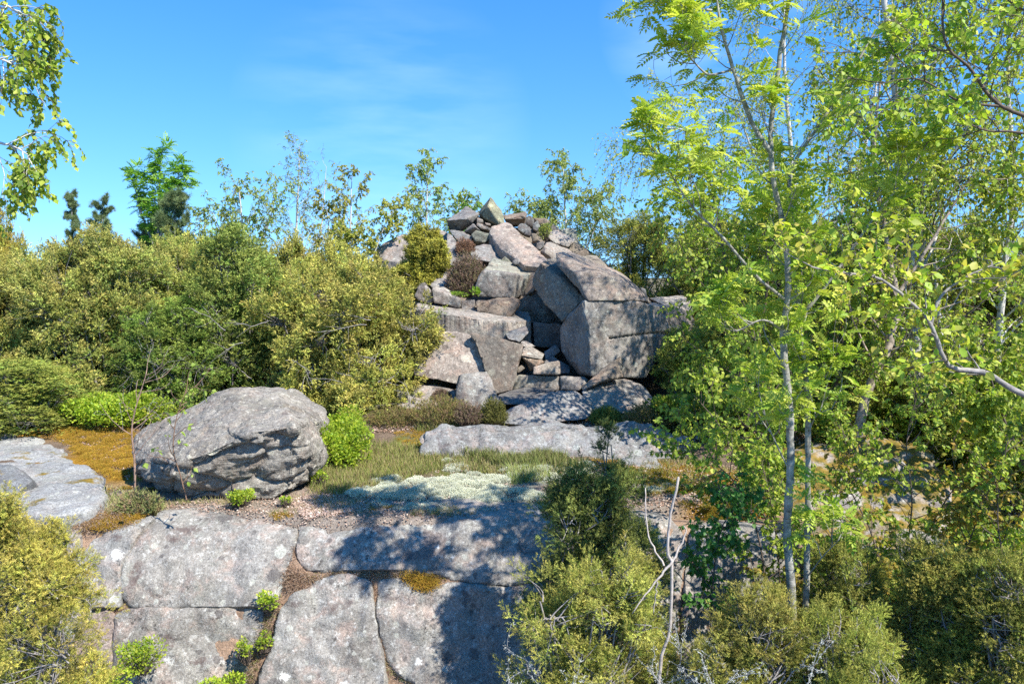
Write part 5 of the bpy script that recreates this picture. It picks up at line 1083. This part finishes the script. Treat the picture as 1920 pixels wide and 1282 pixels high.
bush('bilberry_bush', 'bilberry strip along the bottom edge of the lower left ledge block', 410, 1305, 5.9, .40, .16, 800, BB, .024, 111, 6, JB)
bush('bilberry_bush', 'bilberry plants at the bottom edge beside the golden juniper', 190, 1320, 5.6, .45, .26, 1200, BB, .024, 112, 7, JB)
bush('green_bush', 'small green shrub rooted left of the squared grey block', 890, 556, 12.6, .18, .17, 260, ((.3, .42, .05), (.2, .34, .04)), .035, 113, 4, 'green tufts in the pile')
bush('green_bush', 'low green plants between the pale stone and the squared grey block', 860, 556, 12.7, .35, .10, 320, ((.3, .42, .05), (.2, .34, .04)), .03, 114, 5, 'green tufts in the pile')
bush('green_bush', 'yellow-green tuft growing near the summit right of the pink slab', 1022, 452, 15.0, .32, .38, 700, ((.30, .34, .09), (.22, .28, .08), (.36, .36, .12)), .035, 115, 6, 'green tufts in the pile')
for i, (lab, px, py, yy, w, h) in enumerate((
        ('low leafy undergrowth right of the rounded pale rock', 1290, 790, 9.8, 1.1, .40), ('undergrowth beneath the slim birch left of the rowan', 1400, 812, 9.2, 1.1, .5),
        ('undergrowth between rowan stems and leaning trunk', 1530, 835, 8.8, .9, .5), ('undergrowth right of the leaning grey-pink trunk', 1670, 830, 9.2, .8, .45),
        ('undergrowth right of the white birch trunk', 1800, 880, 8.8, .9, .5), ('undergrowth at the right frame edge', 1910, 930, 8.2, 1.1, .6),
        ('undergrowth at the ledge end left of the rowan stems', 1440, 925, 7.4, .6, .4), ('dark undergrowth in the shade behind the slim birch', 1330, 770, 10.6, 1.3, .8),
        ('undergrowth far back behind the white birch trunk', 1740, 800, 10.5, 1.8, .9), ('undergrowth below the moss ridge at the right', 1850, 1080, 6.4, .8, .5),
        ('undergrowth at the foot of the mossy outcrop', 1600, 1120, 6.1, .8, .5))):
    bush('undergrowth_bush', lab, px, py, yy, w, h, int(5200 * w * h + 900), ((.20, .34, .05), (.30, .38, .06), (.13, .24, .03), (.36, .30, .07)), .042, 120 + i, 10, 'undergrowth under the right-hand trees')
# dark red-brown heather bush on the pile and dry ones at its foot
def heather(label, px, pyb, Yb, W, H, n, pal, seed, slen=.07, group='heather clumps', Dp=None):
    rng = np.random.default_rng(seed); Dp = Dp or W * .8
    a = rng.random(n) * 6.283; rr = rng.random(n) ** .5
    top = np.sqrt(np.maximum(.05, 1 - rr ** 2)) * (.8 + .35 * rng.random(n))
    t = rng.random(n) ** .6
    pos = np.stack([np.cos(a) * rr * W / 2 * (.55 + .45 * t), np.sin(a) * rr * Dp / 2 * (.55 + .45 * t), t * top * H], -1)
    d = np.stack([np.cos(a) * rr * .7, np.sin(a) * rr * .7, np.ones(n)], -1) + rng.normal(size=(n, 3)) * .3
    c_ = pick(rng, pal, n)
    b0 = P(px, pyb, Yb); root = empty('heather_bush', tuple(b0), label, 'heather', group)
    ob('foliage', mesh_np('foliage', *stamp(*SPR_T, pos, frames(d, rng), slen * rng.uniform(.6, 1.3, n), c_)), M_DRY, root)
    wood = []
    for i in rng.choice(n, min(n, 110), replace=False):
        b_ = np.array((pos[i, 0] * .2, pos[i, 1] * .2, -.02)); wood.append(tube(spline([b_, (b_ + pos[i]) / 2 + rng.normal(size=3) * .02, pos[i]], 5), np.linspace(.005, .0015, 5), 3))
    ob('stems', mesh_np('stems', *merge(wood)), M_TWIG, root); return root
HB = ((.20, .13, .10), (.28, .19, .14), (.13, .09, .065), (.19, .17, .08)); HO = ((.22, .20, .06), (.17, .19, .05), (.30, .22, .09), (.24, .15, .09))
heather('large brown heather bush on the pile between the round juniper and the squared block', 876, 556, 13.15, .72, .66, 3200, HB, 201)
heather('reddish heather tuft above the large brown heather bush', 872, 478, 14.2, .35, .25, 600, ((.32, .17, .11), (.22, .14, .09)), 202)
for i, (lab, px, py, yy, w, h, pl) in enumerate((
        ('olive and brown heather strip left of the upright block', 830, 790, 10.0, .9, .30, HO), ('brown heather clump at the foot of the upright block', 880, 795, 9.8, .42, .24, HB),
        ('dark olive heather clump right of the upright block', 925, 795, 9.8, .36, .30, ((.12, .12, .03), (.17, .16, .05))), ('heather along the foot of the golden juniper', 745, 800, 10.1, .8, .25, HO),
        ('dark green heather clump right of the long rounded rock', 1135, 795, 9.9, .42, .2, ((.12, .17, .04), (.18, .22, .05))), ('heather strip between the rounded pale rock and the undergrowth', 1220, 797, 9.8, .75, .26, HO),
        ('heather tuft by the foot of the bare brown sapling', 262, 962, 6.9, .42, .17, ((.22, .26, .08), (.30, .30, .12), (.30, .2, .12))), ('heather tuft on the pinkish rock under the overhang', 828, 752, 10.8, .25, .14, HB))):
    heather(lab, px, py, yy, w, h, int(900 + 3800 * w * h), pl, 210 + i, slen=.05)

# ------------------------------------------------------------------ uncountable ground cover
def inpoly(px, py, poly):
    p = np.array(poly, float); q = np.roll(p, -1, 0); ins = np.zeros(len(px), bool)
    for (x1, y1), (x2, y2) in zip(p, q):
        c_ = ((y1 > py) != (y2 > py)) & (px < (x2 - x1) * (py - y1) / ((y2 - y1) if y2 != y1 else 1e-9) + x1); ins ^= c_
    return ins
def onground(px, py, z0=1.62):
    z = np.full(len(px), z0)
    for _ in range(6):
        v = (641 - py) / F; c, s = math.cos(PITCH), math.sin(PITCH); kk = (z - CZ) / (-s + v * c); Yc = kk * (c + v * s)
        W = PN(px, py, Yc); z = .5 * z + .5 * gz(W[:, 0], W[:, 1])
    W = PN(px, py, Yc); W[:, 2] = gz(W[:, 0], W[:, 1]); return W
def scatter(rng, poly, n, clump=0, cth=0, seed=0, z0=1.62):
    p = np.array(poly, float); out = np.zeros((0, 3))
    while len(out) < n:
        m = n * 3; px = rng.uniform(p[:, 0].min(), p[:, 0].max(), m); py = rng.uniform(p[:, 1].min(), p[:, 1].max(), m)
        k_ = inpoly(px, py, poly); W = onground(px[k_], py[k_], z0)
        if clump: W = W[fbm(W[:, 0] * clump, W[:, 1] * clump, seed) > cth]
        if len(W) == 0: break
        out = np.vstack([out, W])
    return out[:n]
BLADE = (np.array([(-.03, 0, 0), (.03, 0, 0), (-.022, .55, .10), (.022, .55, .10), (0, 1, .34)]), [np.array([(0, 1, 3), (0, 3, 2), (2, 3, 4)])])
def stuff(name, parts, mat, label, cat):
    V, pl, c_ = merge(parts); o = ob(name, mesh_np(name, V, pl, c_), mat); return tag(o, label, cat, kind='stuff')
rng = np.random.default_rng(500)
def up_d(n, s): return np.array((0, 0, 1.)) + rng.normal(size=(n, 3)) * s
def grassy(poly, n, ln, pal, s=.35, **k_):
    W = scatter(rng, poly, n, **k_); d = up_d(len(W), s)
    return stamp(*BLADE, W, frames(d, rng), ln * rng.uniform(.5, 1.3, len(W)), pick(rng, pal, len(W)))
GRP = ((.20, .24, .06), (.28, .28, .09), (.14, .18, .04), (.38, .32, .16), (.30, .20, .12))
G2 = ((.16, .20, .05), (.22, .24, .08), (.12, .14, .04), (.26, .22, .11))
stuff('grass', [
    grassy([(590, 860), (700, 830), (800, 845), (950, 850), (1060, 862), (1100, 880), (1000, 905), (820, 880), (760, 905), (640, 930), (580, 925)], 15000, .085, GRP),
    grassy([(600, 890), (700, 850), (790, 835), (830, 870), (760, 905), (640, 932), (580, 925)], 9000, .075, ((.20, .25, .05), (.30, .32, .07), (.30, .20, .12))),
    grassy([(840, 850), (960, 852), (1080, 862), (1110, 885), (960, 885)], 6000, .12, G2, .25, clump=3, cth=-.05),
    grassy([(940, 870), (1010, 865), (1030, 900), (960, 910)], 1500, .10, ((.25, .32, .08), (.35, .36, .16)), .3),
    grassy([(780, 790), (960, 795), (980, 800), (780, 812)], 2500, .10, GRP, .3), grassy([(1100, 785), (1330, 790), (1420, 840), (1280, 815), (1110, 798)], 5000, .09, GRP, .35),
    grassy([(200, 930), (300, 940), (300, 975), (190, 975)], 900, .09, ((.30, .32, .12), (.42, .34, .2), (.22, .26, .07)), .4),
    grassy([(150, 985), (300, 940), (600, 935), (1000, 940), (1100, 955), (1000, 975), (560, 968), (350, 972)], 5000, .05, GRP + ((.45, .34, .22),), .6, clump=2.5, cth=.0),
    grassy([(540, 925), (680, 925), (700, 965), (540, 968)], 3500, .05, ((.55, .40, .32), (.45, .30, .24), (.35, .33, .15)), .9),
    grassy([(1200, 860), (1450, 850), (1500, 900), (1470, 975), (1350, 950), (1200, 915)], 3500, .07, ((.24, .26, .07), (.36, .28, .12), (.18, .22, .05)), .5, clump=2, cth=-.03),
    grassy([(560, 840), (620, 830), (700, 860), (640, 910), (600, 900)], 3500, .08, GRP)], M_DRY, 'olive and straw grass with heather growing on the rock terrace', 'grass')
# cushions
def cushions(poly, nc, rad, dens, slen, pal, flat_=.6, **k_):
    Wc = scatter(rng, poly, nc, **k_); parts = []
    for w in Wc:
        r_ = rad * rng.uniform(.5, 1.4); n = int(dens * (r_ / rad) ** 2) + 8
        a = rng.random(n) * 6.283; rr = rng.random(n) ** .5 * (1 + .25 * np.sin(a * 3 + w[0] * 9))
        h = np.sqrt(np.maximum(0, 1 - np.minimum(rr, 1) ** 2)) * r_ * flat_
        pos = np.stack([w[0] + np.cos(a) * rr * r_, w[1] + np.sin(a) * rr * r_, w[2] + h - .008], -1)
        d = np.stack([np.cos(a) * rr, np.sin(a) * rr, np.full(n, .9)], -1) + rng.normal(size=(n, 3)) * .5
        parts.append(stamp(*SPR_T, pos, frames(d, rng), slen * rng.uniform(.6, 1.3, n), pick(rng, pal, n) * rng.uniform(.85, 1.12)))
    return merge(parts)
LIC = ((.66, .66, .52), (.58, .60, .48), (.74, .72, .57), (.52, .54, .41))
stuff('reindeer_lichen', [
    cushions([(660, 930), (700, 905), (790, 900), (880, 895), (960, 890), (985, 900), (900, 915), (1000, 925), (1010, 940), (900, 945), (820, 940), (740, 938)], 150, .085, 230, .022, LIC, .55),
    cushions([(700, 940), (800, 938), (1020, 945), (1050, 955), (900, 962), (720, 955)], 60, .05, 110, .016, LIC, .4, clump=3, cth=-.02),
    cushions([(560, 935), (660, 935), (660, 958), (560, 960)], 8, .03, 60, .014, LIC, .4),
    cushions([(1000, 900), (1080, 905), (1110, 895), (1100, 870), (1040, 880), (1010, 872), (950, 872), (950, 890)], 60, .085, 210, .022, LIC, .5),
    cushions([(830, 868), (870, 862), (880, 885), (835, 885)], 14, .06, 150, .02, LIC), cushions([(1110, 885), (1250, 905), (1260, 925), (1110, 915)], 30, .06, 150, .02, LIC, .4, clump=3, cth=0),
    cushions([(150, 985), (250, 940), (330, 955), (250, 975)], 10, .03, 60, .015, LIC)], M_DRY, 'pale mint reindeer lichen cushions between grass and the ledge edge', 'lichen')
MO = ((.42, .26, .035), (.50, .30, .05), (.30, .24, .03), (.36, .20, .04)); MD = ((.22, .20, .03), (.36, .22, .03), (.14, .14, .02))
stuff('moss', [
    cushions([(90, 795), (160, 788), (250, 805), (245, 870), (225, 905), (180, 880), (130, 840)], 420, .06, 75, .022, MO, .45),
    cushions([(330, 958), (700, 960), (900, 968), (600, 972), (340, 970)], 40, .03, 60, .012, MO, .3, clump=2.5, cth=.02), cushions([(160, 965), (250, 955), (300, 965), (280, 990), (190, 995)], 70, .05, 90, .015, MO, .35), cushions([(660, 935), (720, 938), (740, 952), (690, 955)], 22, .035, 70, .012, MO, .4),
    cushions([(750, 800), (830, 800), (830, 840), (790, 850), (740, 825)], 50, .05, 60, .02, MO, .4), cushions([(1100, 870), (1250, 880), (1440, 960), (1400, 985), (1260, 940), (1130, 900)], 220, .06, 80, .02, MD, .35, clump=2, cth=-.06),
    cushions([(1240, 800), (1400, 815), (1470, 850), (1400, 850), (1270, 822)], 120, .06, 70, .02, MD, .4)], M_DRY, 'orange and olive moss cushions on the thin soil', 'moss')
def litter_(poly, n, pal, sz=.028, **k_):
    W = scatter(rng, poly, n, **k_); W[:, 2] += rng.uniform(.003, .02, len(W))
    d = rng.normal(size=(len(W), 3)) * (1, 1, .35)
    return stamp(*LEAFS, W, frames(d, rng, (0, 0, 1)), sz * rng.uniform(.4, 1.4, len(W)), pick(rng, pal, len(W)))
LT = ((.42, .28, .20), (.30, .18, .12), (.55, .42, .33), (.22, .13, .09), (.48, .32, .25), (.62, .52, .44))
stuff('leaf_litter', [
    litter_([(150, 975), (200, 925), (300, 945), (600, 930), (700, 925), (1000, 945), (1100, 955), (1000, 984), (560, 984), (350, 984), (250, 1004), (150, 1010)], 7000, LT, .018),
    litter_([(540, 935), (660, 925), (700, 955), (570, 978)], 6000, ((.58, .44, .36), (.50, .34, .28), (.66, .56, .48)), .016),
    litter_([(600, 850), (1250, 850), (1400, 950), (1000, 950), (600, 930)], 4500, LT, .018), litter_([(0, 790), (300, 790), (300, 830), (240, 900), (100, 820)], 3000, LT, .022),
    litter_([(1050, 870), (1450, 870), (1500, 980), (1200, 960)], 3500, LT, .022), litter_([(1200, 770), (1900, 770), (1960, 1000), (1760, 880), (1500, 840), (1300, 830)], 22000, LT, .045),
    litter_([(700, 775), (1250, 780), (1250, 800), (700, 812)], 6000, LT, .025), litter_([(960, 690), (1110, 695), (1110, 712), (960, 708)], 900, ((.5, .3, .2), (.6, .42, .3)), .03)],
    M_DRY, 'dry brown and beige leaf litter lying along the ledge and under the trees', 'litter')
# joints of the ledge: dry grass, moss and needles
def joint(line, n, w, pal, tmpl, ln, out=.02, s=.5, extra=0.06):
    l = np.array(line, float); seg = np.hypot(*np.diff(l, axis=0).T); cum = np.concatenate([[0], np.cumsum(seg)]); t = rng.random(n) * cum[-1]
    px = np.interp(t, cum, l[:, 0]) + rng.normal(size=n) * w; py = np.interp(t, cum, l[:, 1]) + rng.normal(size=n) * w * .7
    W = PN(px, py, ledgeY(px, py) + extra - rng.random(n) * out)
    d = np.array((0, -.7, .35)) + rng.normal(size=(n, 3)) * s
    return stamp(*tmpl, W, frames(d, rng), ln * rng.uniform(.5, 1.3, n), pick(rng, pal, n))
DG = ((.40, .27, .19), (.28, .17, .11), (.50, .38, .28), (.22, .14, .09))
JV = D([(912, 110), (905, 210), (900, 280), (870, 320)]); JH = D([(880, 330), (960, 330), (1050, 318), (1200, 308), (1300, 315), (1420, 330)])
JR = D([(1190, 320), (1205, 400), (1212, 480), (1222, 560), (1245, 650), (1300, 700)]); JL = D([(850, 400), (820, 450), (800, 520), (780, 580), (755, 640), (735, 720)]); JB_ = D([(880, 310), (930, 320), (930, 350), (870, 350)])
stuff('joint_plants', [
    joint(JV, 900, 3.0, DG, BLADE, .04), joint(JB_, 1500, 9, DG, BLADE, .05, extra=.03), joint(JH, 2600, 5.5, DG + ((.30, .24, .08), (.55, .46, .36)), SPR_T, .022, extra=.03),
    joint([(150, 955), (175, 965), (160, 985), (130, 975), (240, 975)], 3500, 12, DG + ((.36, .22, .05),), SPR_T, .022, extra=-.01), joint([(175, 985), (215, 978), (260, 968)], 2500, 8, MO, SPR_T, .02, extra=-.01),
    joint(JR, 1800, 5, DG, BLADE, .045), joint(JL, 1800, 7, DG + ((.2, .26, .05),), BLADE, .05, extra=.03), joint(D([(1320, 318), (1430, 335), (1410, 360), (1350, 352)]), 2600, 8, MO, SPR_T, .02, out=.05, extra=.02),
    joint(D([(225, 440), (255, 445), (260, 470)]), 500, 6, DG, BLADE, .035), joint(D([(1440, 320), (1600, 345), (1760, 345)]), 700, 4, DG, SPR_T, .02),
    joint(D([(1240, 640), (1300, 690), (1380, 735)]), 500, 5, ((.2, .32, .06), (.4, .3, .2)), BLADE, .05), joint(D([(228, 520), (226, 620), (228, 720)]), 700, 5, DG, BLADE, .04)],
    M_DRY, 'dry grass, moss and needles filling the joints of the front ledge', 'joint plants')
